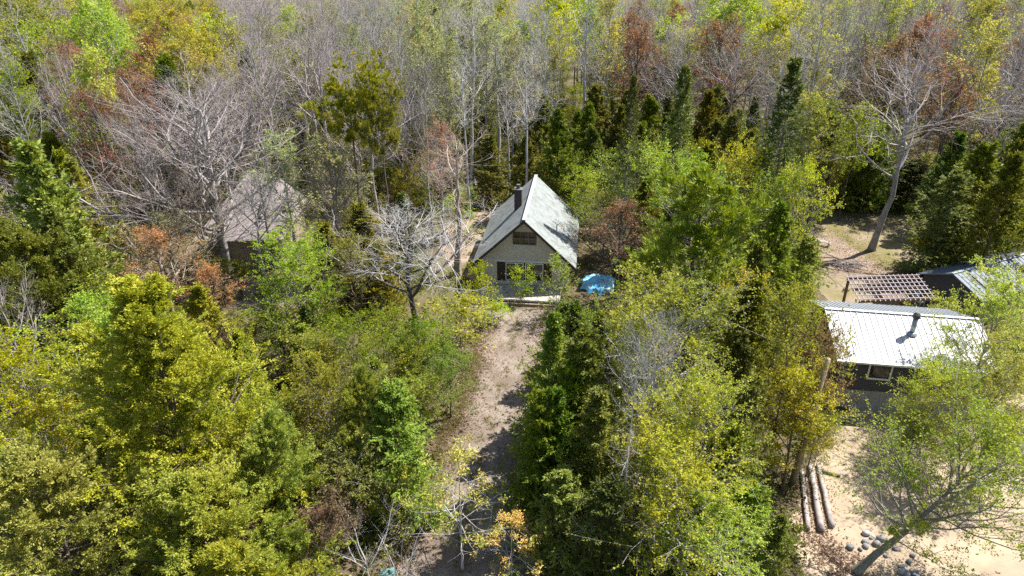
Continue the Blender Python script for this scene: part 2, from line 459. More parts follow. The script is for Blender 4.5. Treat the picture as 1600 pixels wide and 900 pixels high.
def gen_tamarack(name, seed, H=8):
    rg = np.random.default_rng(seed)
    T = trunk(rg, H, 0.07, wob=0.01, tip=0.1)
    b1 = grow(rg, T, 36, 0.2, 0.97, lambda t: 86 - 20 * t, 10, lambda t: 0.30 * (1.15 - t), up=0.2, wig=0.12, P=6, rr=0.010, rmin=0.010, lv=0.35)
    b2 = grow(rg, b1, 6, 0.25, 1.0, 42, 12, lambda t: 0.35 + 0 * t, up=0.2, wig=0.14, P=4, rr=0.012, rmin=0.007)
    tip = b2.p[:, -1][rg.random(len(b2.l)) < 0.35]
    p = np.repeat(tip, 44, 0) + rg.normal(0, 0.14, (len(tip) * 44, 3))
    V, F = leaf_quads(rg, p, rg.normal(0, 1, p.shape), 0.14, 0.045, 0.5, 0.2)
    return make(name, H, H * 0.6, [(T, 6)], [(b1, 4), (b2, 3)], (V, F, tones(rg, p)), NEEDLE)

for k in range(5):
    gen_bare('aspen%d' % k, 100 + k, 18, 'aspen', n1=(28, 20, 34, 16, 24)[k], dens=(1, .85, .9, 1.0, .7)[k], t0=(.35, .5, .28, .42, .55)[k], r=(.15, .2, .14, .19, .17)[k], wob=(.02, .035, .02, .05, .03)[k])
for k in range(5):
    gen_bare('maple%d' % k, 120 + k, 18, 'spread', n1=(22, 16, 26, 14, 20)[k], dens=(1, .8, .9, 1.0, .75)[k], t0=(.28, .4, .2, .45, .33)[k], r=(.2, .24, .18, .26, .2)[k], wob=(.02, .04, .03, .05, .03)[k])
for k in range(2):
    gen_bare('budaspen%d' % k, 140 + k, 18, 'aspen', leaves=1, lsize=0.13, n1=28)
    gen_bare('budmaple%d' % k, 150 + k, 14, 'spread', leaves=1, lsize=0.14, n1=20)
    gen_bare('budpoplar%d' % k, 155 + k, 14, 'spread', leaves=2, lsize=0.13, n1=20, dens=0.9)
gen_bare('forked', 177, 19, 'fork', n1=28, t0=0.2, r=0.27, dens=1.2, tw=1.2)
gen_bare('silver', 178, 11, 'spread', n1=18, t0=0.36, r=0.17, dens=1.0, tw=1.0, wob=0.03)
gen_bare('bareshrub', 173, 4, 'shrub', n1=24, dens=0.7)
gen_bare('budshrub0', 174, 5, 'shrub', n1=24, dens=0.8, leaves=3, lsize=0.10)
gen_bare('budshrub1', 175, 5, 'shrub', n1=24, dens=0.8, leaves=3, lsize=0.10)
for k in range(3):
    gen_leafy('leafy%d' % k, 200 + k, 12, 0.34, leaves=9, lsize=0.14, n1=34, gap=0.15)
for k in range(2):
    gen_leafy('fine%d' % k, 210 + k, 13, 0.36, leaves=17, lsize=0.115, n1=36, r=0.16, gap=0.1)
    gen_leafy('tall%d' % k, 220 + k, 18, 0.20, leaves=8, lsize=0.17, n1=34, t0=0.42, gap=0.15)
    gen_leafy('sapling%d' % k, 230 + k, 5, 0.42, leaves=4, lsize=0.13, n1=16, t0=0.12, r=0.05, gap=0.2)
gen_leafy('leaning', 240, 11, 0.5, leaves=15, lsize=0.105, n1=46, t0=0.28, r=0.26, lean=(0.52, 0.05), gap=0.1, flat=0.3, tw=1.3)
for k in range(3):
    gen_cedar('cedar%d' % k, 300 + k, 11, (0.27, 0.22, 0.30)[k], n1=105, n2=8, sp=13, ssize=0.21, lump=(0.3, 0.36, 0.4)[k], power=(1.0, 0.9, 1.05)[k])
gen_cedar('bigcedar', 310, 14, 0.36, n1=150, n2=13, sp=66, ssize=0.10, power=0.88, lump=0.4)
gen_cedar('broadcedar', 311, 10, 0.40, n1=120, n2=12, sp=58, ssize=0.098, power=0.62, lump=0.38)
for k in range(2):
    gen_spruce('spruce%d' % k, 320 + k, 12, 0.20, n2=10, sp=11, nsize=0.2, lump=0.25)
gen_spruce('spire', 330, 18, 0.18, n1=220, n2=8, sp=8, nsize=0.19, power=1.05, dead=0.42, lump=0.3)
gen_spruce('spiresolid', 331, 16, 0.18, n1=220, n2=8, sp=8, nsize=0.19, power=1.0, dead=0.15, lump=0.3)
gen_spruce('hemlock', 332, 11, 0.30, n1=110, n2=12, sp=15, nsize=0.19, power=0.8, droop=0.45, lump=0.42)
gen_pine('umbrella', 340, 19, 0.18, t0=0.76, n1=24, umbrella=True, needles=24)
gen_pine('feather', 341, 14, 0.34, t0=0.25, n1=44, needles=14, wind=(0.35, 0.1), nl=0.36)
gen_pine('smallpine', 342, 8, 0.34, t0=0.12, n1=30, needles=22, nl=0.26, r=0.12)
gen_dead_conifer('deadfir', 350)
gen_tamarack('larch', 351)

# colours (real reflectances)
BARKC = {'grey': (0.34, 0.31, 0.29), 'pale': (0.47, 0.44, 0.42), 'silver': (0.55, 0.53, 0.53), 'pink': (0.47, 0.41, 0.40),
         'brown': (0.17, 0.13, 0.10), 'dark': (0.12, 0.10, 0.09), 'tan': (0.42, 0.35, 0.29), 'birch': (0.36, 0.33, 0.26), 'green': (0.36, 0.36, 0.27)}
LEAFC = {'birch': (0.30, 0.32, 0.025), 'lime': (0.36, 0.43, 0.014), 'yellow': (0.43, 0.43, 0.016), 'fresh': (0.36, 0.43, 0.035), 'pale': (0.37, 0.385, 0.075),
         'olive': (0.26, 0.295, 0.022), 'cedar': (0.33, 0.345, 0.03), 'cedarolive': (0.20, 0.21, 0.02), 'deep': (0.10, 0.125, 0.015),
         'forest': (0.16, 0.20, 0.018), 'green': (0.22, 0.29, 0.012), 'pine': (0.28, 0.31, 0.02), 'russet': (0.31, 0.155, 0.09),
         'orange': (0.50, 0.27, 0.12), 'brown': (0.27, 0.165, 0.095), 'gold': (0.56, 0.44, 0.04), 'sage': (0.36, 0.36, 0.17), 'pinkbud': (0.42, 0.27, 0.22)}

def place(proto, name, x, y, h, wid, leaf, bark, rz=None, z=0.0, twig=None, label=None, cat='tree', group=None, tilt=(0, 0)):
    P = PROTO[proto]
    s = h / P.H; sw = (wid / P.W) if wid else s
    e = empty(name, (x, y, z), rz if rz is not None else rnd.uniform(0, 6.28))
    if tilt != (0, 0): e.rotation_euler = (tilt[0], tilt[1], e.rotation_euler.z)
    e.scale = (sw, sw, s)
    tag(e, label, cat, group)
    bc = BARKC[bark]; tc = BARKC[twig or bark]
    j = rnd.uniform(0.85, 1.15)
    t = link('trunk', P.trunk, e); t.color = (*[c * j for c in bc], 1)
    if P.leaf:
        lc = LEAFC[leaf]; jv = rnd.uniform(0.88, 1.12); jh = rnd.uniform(-0.13, 0.13)
        c = link('crown', P.leaf, e); c.color = (lc[0] * jv * (1 + jh), lc[1] * jv * (1 - jh * 0.4), lc[2] * jv, 1)
        if P.crown:
            q = link('branches', P.crown, e); q.color = (*[v * j for v in tc], 1)
    elif P.crown:
        q = link('crown', P.crown, e); q.color = (*[v * j for v in tc], 1)
    return e

# ------------------------------------------------------------------ the ground
def blob_sheet(name, outline, z, mat, amp=0.5, sub=10, seed=3, label=None):
    """an outline of ground points with a frayed edge"""
    rg = random.Random(seed); pts = []
    n = len(outline)
    for i in range(n):
        a, b = Vector(outline[i]), Vector(outline[(i + 1) % n])
        for k in range(sub):
            p = a.lerp(b, k / sub); pts.append((p.x + rg.uniform(-amp, amp), p.y + rg.uniform(-amp, amp), z))
    me = bpy.data.meshes.new(name)
    from mathutils.geometry import tessellate_polygon
    tris = tessellate_polygon([[Vector(p) for p in pts]])
    me.from_pydata(pts, [], [tuple(t) for t in tris])
    me.update()
    for p in me.polygons:
        if p.normal.z < 0: p.flip()
    me.materials.append(mat)
    o = link(name, me); o['kind'] = 'structure'
    return o
def ground_mat(name, a, b, c, s1=1.2, s2=0.18, speck=(0.1, 0.08, 0.06), sp=0.5, bump=0.6):
    m, N, L, P = new_mat(name); co = coords(N)
    f = ramp(N, L, noise(N, L, s1, 8, 0.72, co), 0.35, 0.65)
    col = mix_rgb(N, L, f, a, b)
    f2 = ramp(N, L, noise(N, L, s2, 6, 0.65, co, 0.6), 0.42, 0.62)
    col = mix_rgb(N, L, f2, col, c)
    v = N.new('ShaderNodeTexVoronoi'); v.inputs['Scale'].default_value = 9; L.new(co, v.inputs['Vector'])
    fs = ramp(N, L, noise(N, L, 7.0, 6, 0.8, co), 0.52, 0.66)
    m2 = N.new('ShaderNodeMath'); m2.operation = 'MULTIPLY'; L.new(fs, m2.inputs[0]); m2.inputs[1].default_value = sp
    col = mix_rgb(N, L, m2.outputs[0], col, speck)
    L.new(col, P.inputs['Base Color']); P.inputs['Roughness'].default_value = 0.95
    P.inputs['Specular IOR Level'].default_value = 0.1
    bm = N.new('ShaderNodeBump'); bm.inputs['Strength'].default_value = bump; bm.inputs['Distance'].default_value = 0.12
    L.new(noise(N, L, 5.0, 8, 0.75, co), bm.inputs['Height']); L.new(bm.outputs[0], P.inputs['Normal'])
    return m
m_floor = ground_mat('forest floor', (0.17, 0.125, 0.085), (0.09, 0.07, 0.045), (0.11, 0.105, 0.04))
m_drive = ground_mat('dirt drive', (0.30, 0.25, 0.21), (0.22, 0.18, 0.15), (0.17, 0.135, 0.105), 1.1, 0.4, (0.10, 0.075, 0.06), 0.75, 0.8)
m_sand = ground_mat('sandy yard', (0.42, 0.33, 0.235), (0.36, 0.28, 0.20), (0.28, 0.215, 0.155), 0.5, 0.3, (0.33, 0.26, 0.18), 0.35, 0.35)
m_lawn = ground_mat('rough clearing', (0.21, 0.175, 0.08), (0.14, 0.14, 0.04), (0.28, 0.22, 0.16), 0.6, 0.25, (0.12, 0.10, 0.05), 0.6, 0.7)
m_track = ground_mat('worn track', (0.33, 0.26, 0.20), (0.26, 0.2, 0.15), (0.2, 0.15, 0.11), 0.8, 0.35, (0.15, 0.11, 0.08), 0.6, 0.5)

gs = 1500
gm = bpy.data.meshes.new('ground')
gm.from_pydata([(-gs, -60, 0), (gs, -60, 0), (gs, 1600, 0), (-gs, 1600, 0)], [], [(0, 1, 2, 3)])
gm.materials.append(m_floor)
go = link('ground', gm); go['kind'] = 'structure'
def gp(*pix): return [tuple(G(a, b)) for a, b in pix]
blob_sheet('driveway', gp((752, 482), (748, 560), (722, 640), (684, 720), (648, 800), (615, 960), (858, 960), (845, 860), (835, 780), (822, 700), (832, 620), (846, 560), (874, 482)), 0.004, m_drive, 0.33, 8, 4)
blob_sheet('yard', gp((1328, 636), (1300, 690), (1262, 740), (1240, 800), (1262, 980), (1760, 980), (1760, 640), (1560, 610), (1400, 630)), 0.004, m_sand, 0.25, 10, 5)
blob_sheet('clearing', gp((1270, 325), (1255, 380), (1285, 470), (1360, 500), (1480, 500), (1500, 440), (1470, 400), (1480, 340), (1440, 318), (1340, 315)), 0.004, m_lawn, 0.6, 8, 6)
blob_sheet('path', gp((1262, 365), (1280, 395), (1300, 430), (1400, 446), (1440, 436), (1390, 425), (1350, 400), (1320, 375), (1290, 360)), 0.008, m_track, 0.4, 6, 7)
blob_sheet('side_yard', gp((360, 440), (350, 475), (440, 480), (480, 450), (440, 432)), 0.004, m_drive, 0.4, 6, 8)
blob_sheet('chalet_yard', gp((700, 330), (690, 400), (740, 440), (800, 440), (800, 330)), 0.004, m_track, 0.5, 6, 9)

# ------------------------------------------------------------------ chalet in the middle
def ribbed(name, c, c2, rib_axis='X', pitch=0.3, rough=0.45, metal=0.0, dirt=(0.4, 0.38, 0.34), dirtamt=0.4):
    m, N, L, P = new_mat(name); co = coords(N)
    f = ramp(N, L, noise(N, L, 1.2, 7, 0.7, co), 0.4, 0.7)
    col = mix_rgb(N, L, f, c, c2)
    st = N.new('ShaderNodeMapping'); L.new(co, st.inputs[0]); st.inputs['Scale'].default_value = (7, 0.5, 0.5) if rib_axis == 'X' else (0.5, 7, 0.5)
    f2 = ramp(N, L, noise(N, L, 1.0, 5, 0.6, st.outputs[0]), 0.52, 0.72)
    q = N.new('ShaderNodeMath'); q.operation = 'MULTIPLY'; L.new(f2, q.inputs[0]); q.inputs[1].default_value = dirtamt
    col = mix_rgb(N, L, q.outputs[0], col, dirt)
    L.new(col, P.inputs['Base Color']); P.inputs['Roughness'].default_value = rough; P.inputs['Metallic'].default_value = metal
    return m
m_chroof = rough_mat('weathered grey metal shingle', (0.245, 0.27, 0.27), (0.18, 0.20, 0.195), 3.5, (0.15, 0.16, 0.15), 1.2, 0.7, 0.5, 12)
m_stucco = rough_mat('beige grey stucco', (0.62, 0.56, 0.48), (0.55, 0.49, 0.42), 0.8, rough=0.95, bump=0.08)
m_brown = rough_mat('dark brown wood', (0.085, 0.05, 0.035), (0.05, 0.03, 0.022), 4)
m_brick = rough_mat('dark chimney brick', (0.095, 0.065, 0.06), (0.06, 0.045, 0.042), 6)
m_flash = rough_mat('galvanised cap', (0.45, 0.45, 0.45), (0.35, 0.35, 0.36), 4, rough=0.5, bump=0)
m_white = rough_mat('white painted trim', (0.75, 0.73, 0.7), (0.65, 0.63, 0.6), 3, rough=0.6, bump=0)
m_deck = rough_mat('weathered concrete terrace', (0.50, 0.46, 0.42), (0.42, 0.38, 0.34), 1.5, (0.36, 0.33, 0.29), 1.2, 0.9, 0.2)
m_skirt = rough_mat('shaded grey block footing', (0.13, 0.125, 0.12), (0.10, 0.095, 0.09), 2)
m_logm = rough_mat('grey brown log', (0.40, 0.35, 0.33), (0.27, 0.23, 0.215), 3, (0.18, 0.15, 0.14), 1.3, 0.9, 0.5, 25)
m_timber = rough_mat('timber edging', (0.34, 0.26, 0.19), (0.24, 0.17, 0.12), 3)
def glass_mat():
    m, N, L, P = new_mat('dark window glass')
    P.inputs['Base Color'].default_value = (0.02, 0.024, 0.026, 1); P.inputs['Roughness'].default_value = 0.06
    P.inputs['Specular IOR Level'].default_value = 0.7
    return m
m_glass = glass_mat()

def chalet():
    base = Vector((1.05, 53.0, 0)); yaw = -R(6.3)
    t = empty('chalet', base, yaw)
    tag(t, 'steep gabled grey chalet with brick chimney at the head of the dirt drive', 'house')
    HW, LEN = 3.75, 11.2; ez = 3.0; rz_ = 6.65; ov = 0.75     # half width of the walls, length, wall height, ridge
    sl = (rz_ - 0.15 - ez) / HW
    w_ = MB()
    tk = 0.2
    # front wall, pieces round the two openings
    pent = lambda y0, y1: None
    def wallpoly(mb, poly, y0, y1):
        n = len(poly)
        vs = [(a, y0, b) for a, b in poly] + [(a, y1, b) for a, b in poly]
        fs = [tuple(range(n)), tuple(range(2 * n - 1, n - 1, -1))] + [(i, i + n, (i + 1) % n + n, (i + 1) % n) for i in range(n)]
        mb.add(vs, fs)
    z1, z2 = 0.75, 2.55; ax = 2.35          # the row of ground floor windows between the shutters
    b1_, b2_ = 4.15, 5.35; bx = 1.0           # attic opening
    top = lambda x: ez + (HW - abs(x)) * sl
    wallpoly(w_, [(-HW, 0.45), (HW, 0.45), (HW, z1), (-HW, z1)], 0, tk)
    wallpoly(w_, [(-HW, z1), (-ax, z1), (-ax, z2), (-HW, z2)], 0, tk)
    wallpoly(w_, [(ax, z1), (HW, z1), (HW, z2), (ax, z2)], 0, tk)
    wallpoly(w_, [(-HW, z2), (HW, z2), (HW, ez), (HW - (b1_ - ez) / sl, b1_), (-HW + (b1_ - ez) / sl, b1_), (-HW, ez)], 0, tk)
    xa = HW - (b1_ - ez) / sl; xb = HW - (b2_ - ez) / sl
    wallpoly(w_, [(-xa, b1_), (-bx, b1_), (-bx, b2_), (-xb, b2_)], 0, tk)
    wallpoly(w_, [(bx, b1_), (xa, b1_), (xb, b2_), (bx, b2_)], 0, tk)
    wallpoly(w_, [(-xb, b2_), (xb, b2_), (0, top(0))], 0, tk)
    w_.box(-HW, -HW + tk, tk, LEN, 0.45, ez); w_.box(HW - tk, HW, tk, LEN, 0.45, ez)
    wallpoly(w_, [(-HW, 0.45), (HW, 0.45), (HW, ez), (0, top(0)), (-HW, ez)], LEN, LEN + tk)
    w_.build('wall', m_stucco, t)
    f = MB(); f.box(-HW + .06, HW - .06, 0.06, LEN, 0, 0.45); f.build('footing', m_skirt, t)
    bd = MB(); bd.box(-ax - 0.25, ax + 0.25, -0.05, -0.003, z2 + 0.02, z2 + 0.2); bd.build('trim_board', m_white, t)
    r_ = MB()
    eo = 0.65; ex = HW + eo; exz = ez - eo * sl
    for s in (-1, 1):
        q = [(0, -ov, rz_), (s * ex, -ov, exz + .15), (s * ex, LEN + ov, exz + .15), (0, LEN + ov, rz_)]
        r_.slab(q, 0.14)
    ro = r_.build('roof', m_chroof, t)
    fb = MB()
    for s in (-1, 1):
        fb.bar((0, -ov - 0.03, rz_ - 0.14), (s * ex, -ov - 0.03, exz - 0.0), 0.05, 0.2)
    fb.build('bargeboard', m_brown, ro)
    rc = MB(); rc.bar((0, -ov - .02, rz_ + 0.015), (0, LEN + ov + .02, rz_ + 0.015), 0.3, 0.06); rc.build('ridge_cap', m_flash, ro)
    ch = MB(); cx, cy = -1.05, 5.1; ch.box(cx - 0.33, cx + 0.33, cy - 0.33, cy + 0.33, 4.6, 7.35)
    co = ch.build('chimney', m_brick, ro)
    cp = MB(); cp.box(cx - 0.39, cx + 0.39, cy - 0.39, cy + 0.39, 7.35, 7.43); cp.tube([(cx, cy, 7.4), (cx, cy, 7.8)], [0.17, 0.17]); cp.build('cap', m_skirt, co)
    vp = MB(); vp.tube([(2.55, 2.6, 4.0), (2.55, 2.6, 5.1)], [0.05, 0.05], 8); vp.build('vent_pipe', m_flash, ro)
    # ground floor windows with dark shutters
    for x0, x1 in ((-1.62, -0.06), (0.06, 1.62)):
        wd = MB(); wd.box(x0, x1, 0.02, 0.1, z1 + 0.06, z1 + .14); wd.box(x0, x1, 0.02, 0.1, z2 - .16, z2 - .06)
        wd.box(x0, x0 + .08, .02, .1, z1 + .14, z2 - .16); wd.box(x1 - .08, x1, .02, .1, z1 + .14, z2 - .16)
        wo = wd.build('window', m_white, t)
        pn = MB(); pn.box(x0 + .08, x1 - .08, .05, .08, z1 + .14, z2 - .16); pn.build('pane', m_glass, wo)
    for x0, x1 in ((-ax, -1.65), (1.65, ax)):
        sh = MB(); n = 7
        for k in range(n):
            a = x0 + (x1 - x0) * k / n; sh.box(a + .005, a + (x1 - x0) / n - .005, 0.0, 0.06, z1 + .02, z2 - .02)
        sh.build('shutter', m_brown, t)
    bk = MB(); bk.box(-ax, ax, 0.12, 0.18, z1, z2); bk.build('window_recess', m_brown, t)
    # attic opening with a twig-like railing
    at = MB(); at.box(-bx, bx, 0.14, 0.19, b1_, b2_)
    ao = at.build('attic_window', m_glass, t)
    fr = MB(); fr.box(-bx, bx, .02, .12, b1_, b1_ + .07); fr.box(-bx, bx, .02, .12, b2_ - .07, b2_)
    for x in (-bx, -0.36, 0.3, bx - .06): fr.box(x, x + .06, .03, .11, b1_ + .07, b2_ - .07)
    fr.build('frame', m_timber, ao)
    rl = MB(); g = random.Random(4)
    rl.box(-bx, bx, -.09, -.03, b1_ + .55, b1_ + .6)
    for k in range(13):
        x = -bx + .08 + k * (2 * bx - .16) / 12; rl.tube([(x, -.06, b1_ + .03), (x + g.uniform(-.07, .07), -.06, b1_ + .33), (x + g.uniform(-.1, .1), -.06, b1_ + .8)], [.018, .016, .01], 5)
    rl.build('railing', m_timber, t)
    # terrace
    d = MB(); d.box(-3.6, 3.2, -2.6, 0.0, 0.0, 0.42); d.box(-3.9, 3.6, -2.9, -2.6, 0.3, 0.46)
    d.build('terrace', m_deck, t)
    e = MB(); e.box(-3.4, 3.0, -3.12, -2.91, 0.0, 0.22); e.build('step', m_timber, t)
    return t
chalet()

# crumpled blue tarpaulin over a round pool
def tarp():
    c = G(937, 447); t = empty('covered_pool', c); tag(t, 'round garden pool under a crumpled bright blue tarp beside the chalet', 'pool')
    m, N, L, P = new_mat('blue tarpaulin'); co = coords(N)
    f = ramp(N, L, noise(N, L, 1.6, 6, 0.7, co, 1.0), 0.42, 0.66)
    L.new(mix_rgb(N, L, f, (0.08, 0.42, 0.75), (0.48, 0.74, 0.86)), P.inputs['Base Color']); P.inputs['Roughness'].default_value = 0.35
    rg = np.random.default_rng(5); nr, na = 22, 72; vs = []; fs = []
    ph = rg.uniform(0, 6.28, 12); kk = rg.normal(0, 3.0, (12, 2))
    for i in range(nr):
        for j in range(na):
            a = 2 * math.pi * j / na; r = 1.75 * i / (nr - 1)
            edge = max(0, (i - 17) / 4.0)
            x, y = math.cos(a) * r * 1.0, math.sin(a) * r * 1.0
            z = 0.55 + 0.10 * float(np.mean(np.sin(kk @ np.array([x, y]) + ph))) * 3 - 0.1 * (1 - i / nr)
            if edge > 0: z = (0.55) * (1 - edge) + 0.05 + 0.05 * math.sin(9 * a); rr = 1 + 0.10 * math.sin(11 * a + 1) * edge; x *= rr; y *= rr
            vs.append((x, y, z))
    for i in range(nr - 1):
        for j in range(na): fs.append((i * na + j, (i + 1) * na + j, (i + 1) * na + (j + 1) % na, i * na + (j + 1) % na))
    mb = MB(); mb.add(vs, fs); mb.build('tarp', m, t, smooth=True)
    p = MB(); p.tube([(0, 0, 0), (0, 0, 0.4)], [1.5, 1.5], 40); p.build('pool_wall', m_flash, t)
tarp()

# ------------------------------------------------------------------ right cottage
m_whiteroof = ribbed('white ribbed metal roof', (0.46, 0.46, 0.48), (0.36, 0.36, 0.385), 'X', rough=0.6, dirt=(0.22, 0.21, 0.21), dirtamt=0.75)
m_greyroof = ribbed('grey ribbed metal roof', (0.27, 0.29, 0.32), (0.22, 0.24, 0.27), 'X', dirt=(0.16, 0.16, 0.17), dirtamt=0.4)
m_siding = rough_mat('charcoal siding', (0.075, 0.075, 0.085), (0.06, 0.06, 0.068), 2, stretch=(0.3, 0.3, 6), bump=0.2)
m_base = rough_mat('grey parged footing', (0.34, 0.32, 0.30), (0.27, 0.26, 0.24), 1.5)
m_black = rough_mat('sooty black metal', (0.03, 0.03, 0.035), (0.05, 0.05, 0.055), 3, rough=0.5, bump=0)
m_steel = rough_mat('stainless flue', (0.36, 0.38, 0.42), (0.28, 0.3, 0.34), 3, rough=0.35, metal=0.6, bump=0)
def ribs_on(mb, a, b, c, d, n, wd=0.05, ht=0.03):
    """ribs running from edge ab to edge dc"""
    a, b, c, d = map(Vector, (a, b, c, d))
    nn = (b - a).cross(d - a).normalized()
    if nn.z < 0: nn = -nn
    for k in range(n + 1):
        p = a.lerp(b, k / n); q = d.lerp(c, k / n)
        mb.bar(p + nn * (ht / 2 + .002), q + nn * (ht / 2 + .002), wd, ht)
def cottage():
    yaw = -R(9)
    t = empty('cottage', (20.45, 36.1, 0), yaw)
    tag(t, 'low dark cottage with white metal roof and stove pipe beside the sandy yard', 'house')
    L_, D_ = 8.5, 7.4; ez, rz_ = 3.65, 5.05; ov = 0.45; fy = D_ * 0.5
    b = MB(); b.box(0, L_, 0, D_, 0, 1.35); b.build('footing', m_base, t)
    w_ = MB()
    wx0, wx1, wz0, wz1 = 1.75, 2.95, 2.35, 3.3
    w_.box(-.02, wx0, -.02, .2, 1.35, ez); w_.box(wx1, L_ + .02, -.02, .2, 1.35, ez); w_.box(wx0, wx1, -.02, .2, 1.35, wz0); w_.box(wx0, wx1, -.02, .2, wz1, ez)
    w_.box(-.02, .2, .2, D_ - .2, 1.35, ez); w_.box(L_ - .2, L_ + .02, .2, D_ - .2, 1.35, ez); w_.box(-.02, L_ + .02, D_ - .2, D_ + .02, 1.35, ez)
    for x0, x1 in ((-.02, .18), (L_ - .18, L_ + .02)):
        w_.add([(x0, 0, ez), (x0, D_, ez), (x0, fy, rz_ - .12), (x1, 0, ez), (x1, D_, ez), (x1, fy, rz_ - .12)], [(0, 1, 2), (5, 4, 3), (0, 2, 5, 3), (1, 4, 5, 2), (0, 3, 4, 1)])
    w_.build('wall', m_siding, t)
    sl = (rz_ - .15 - ez) / fy
    ze = ez + .15 - ov * sl
    r1 = MB(); r1.slab([(-ov, -ov, ze), (L_ + ov, -ov, ze), (L_ + ov, fy - .003, rz_), (-ov, fy - .003, rz_)], .08)
    ribs_on(r1, (-ov + .03, -ov, ze), (L_ + ov - .03, -ov, ze), (L_ + ov - .03, fy - .02, rz_), (-ov + .03, fy - .02, rz_), 24)
    ro = r1.build('roof', m_whiteroof, t)
    r2 = MB(); r2.slab([(-ov, fy, rz_), (L_ + ov, fy, rz_), (L_ + ov, D_ + ov, ze), (-ov, D_ + ov, ze)], .08)
    ribs_on(r2, (-ov + .03, fy + .02, rz_), (L_ + ov - .03, fy + .02, rz_), (L_ + ov - .03, D_ + ov, ze), (-ov + .03, D_ + ov, ze), 30)
    r2.build('rear_roof', m_greyroof, t)['label'] = 'dark grey rear roof slope'
    rc = MB(); rc.bar((-ov - .01, fy, rz_ + .05), (L_ + ov + .01, fy, rz_ + .05), .22, .03); rc.build('ridge_cap', m_white, ro)
    g = MB(); g.box(-ov, L_ + ov, -ov - .1, -ov - .003, ze - .1, ze + .02); g.build('gutter', m_white, ro)
    # stove pipe with storm collar and cap
    px, py = 4.5, 2.1; pz = ze + (py + ov) * sl
    p = MB(); p.tube([(px, py, pz - .1), (px, py, pz + 1.15)], [.15, .15], 16); po = p.build('stove_pipe', m_steel, t, True)
    c = MB(); c.tube([(px, py, pz - .02), (px, py, pz + .12), (px, py, pz + .13)], [.34, .22, .16], 16); c.build('storm_collar', m_steel, po)
    c = MB(); c.tube([(px, py, pz + 1.1), (px, py, pz + 1.14), (px, py, pz + 1.38), (px, py, pz + 1.5)], [.16, .22, .22, .1], 16); c.build('cap', m_black, po)
    f = MB(); f.box(wx0 - .1, wx1 + .1, -.07, -.022, wz0 - .12, wz0); f.box(wx0 - .1, wx1 + .1, -.07, -.022, wz1, wz1 + .12)
    f.box(wx0 - .1, wx0, -.07, -.022, wz0, wz1); f.box(wx1, wx1 + .1, -.07, -.022, wz0, wz1)
    wo = f.build('window', m_white, t)
    q = MB(); q.box(wx0, wx1, .02, .06, wz0, wz1); q.build('pane', m_glass, wo)
cottage()

m_lattice = rough_mat('pale mauve painted lattice', (0.36, 0.31, 0.325), (0.29, 0.25, 0.265), 3, bump=0)
m_post = rough_mat('cedar posts', (0.25, 0.15, 0.09), (0.18, 0.11, 0.07), 3)
def pergola():
    o = Vector((26.2, 45.8, 0)); ux = Vector((5.85, 0.35, 0)); uy = Vector((0.9, 4.2, 0))
    t = empty('pergola', o); tag(t, 'open pergola of pale lattice slats on brown posts behind the cottage', 'pergola')
    H = 2.5
    for a in (0.02, 0.52, 0.98):
        for b in (0.04, 0.96):
            p = ux * a + uy * b; m = MB(); m.box(p.x - .08, p.x + .08, p.y - .08, p.y + .08, 0, H - .12); m.build('post', m_post, t)
    for b in (0.02, 0.5, 0.98):
        m = MB(); m.bar(uy * b + Vector((0, 0, H - .03)), ux + uy * b + Vector((0, 0, H - .03)), .09, .18); m.build('beam', m_post, t)
    for k in range(16):
        s = (k + .0) / 15; m = MB(); m.bar(ux * s + uy * -0.05 + Vector((0, 0, H + .1)), ux * s + uy * 1.05 + Vector((0, 0, H + .1)), .055, .07); m.build('rafter', m_lattice, t)
    for k in range(7):
        s = .02 + k * .96 / 6; m = MB(); m.bar(uy * s + ux * -0.03 + Vector((0, 0, H + .16)), ux * 1.03 + uy * s + Vector((0, 0, H + .16)), .07, .045); m.build('slat', m_lattice, t)
    m = MB(); m.bar((.0, 0, 1.5), (0.1, .75, H - .15), .07, .07); m.build('brace', m_post, t)
pergola()
# garden table under the pergola and two chairs next to it
def table():
    p = G(1397, 474); t = empty('garden_table', (p.x, p.y, 0), .05); tag(t, 'long brown wooden table under the lattice pergola', 'table')
    for k in range(5):
        m = MB(); m.box(-1.3, 1.3, -.45 + k * .18, -.29 + k * .18, .72, .76); m.build('board', m_post, t)
    for x in (-1.15, 1.15):
        for y in (-.36, .36):
            m = MB(); m.box(x - .04, x + .04, y - .04, y + .04, 0, .72); m.build('leg', m_post, t)
table()
def chair(px, py, rz, mat, label):
    p = G(px, py); t = empty('garden_chair', (p.x, p.y, 0), rz); tag(t, label, 'chair', 'garden chairs by the pergola')
    m = MB(); m.box(-.26, .26, -.26, .26, .4, .45); m.build('seat', mat, t)
    m = MB(); m.add([(-.26, .24, .45), (.26, .24, .45), (.26, .42, 1.0), (-.26, .42, 1.0), (-.26, .27, .45), (.26, .27, .45), (.26, .45, 1.0), (-.26, .45, 1.0)], [(0, 1, 2, 3), (7, 6, 5, 4), (0, 4, 5, 1), (1, 5, 6, 2), (2, 6, 7, 3), (3, 7, 4, 0)]); m.build('backrest', mat, t)
    for x in (-.24, .24):
        for y in (-.22, .22): m = MB(); m.box(x - .02, x + .02, y - .02, y + .02, 0, .4); m.build('leg', mat, t)
        m = MB(); m.box(x - .035, x + .035, -.26, .3, .62, .66); m.build('armrest', mat, t)
chair(1436, 478, .4, m_white, 'white garden chair right of the pergola table')
chair(1450, 474, -.7, m_black, 'black garden chair beside the white one at the pergola corner')

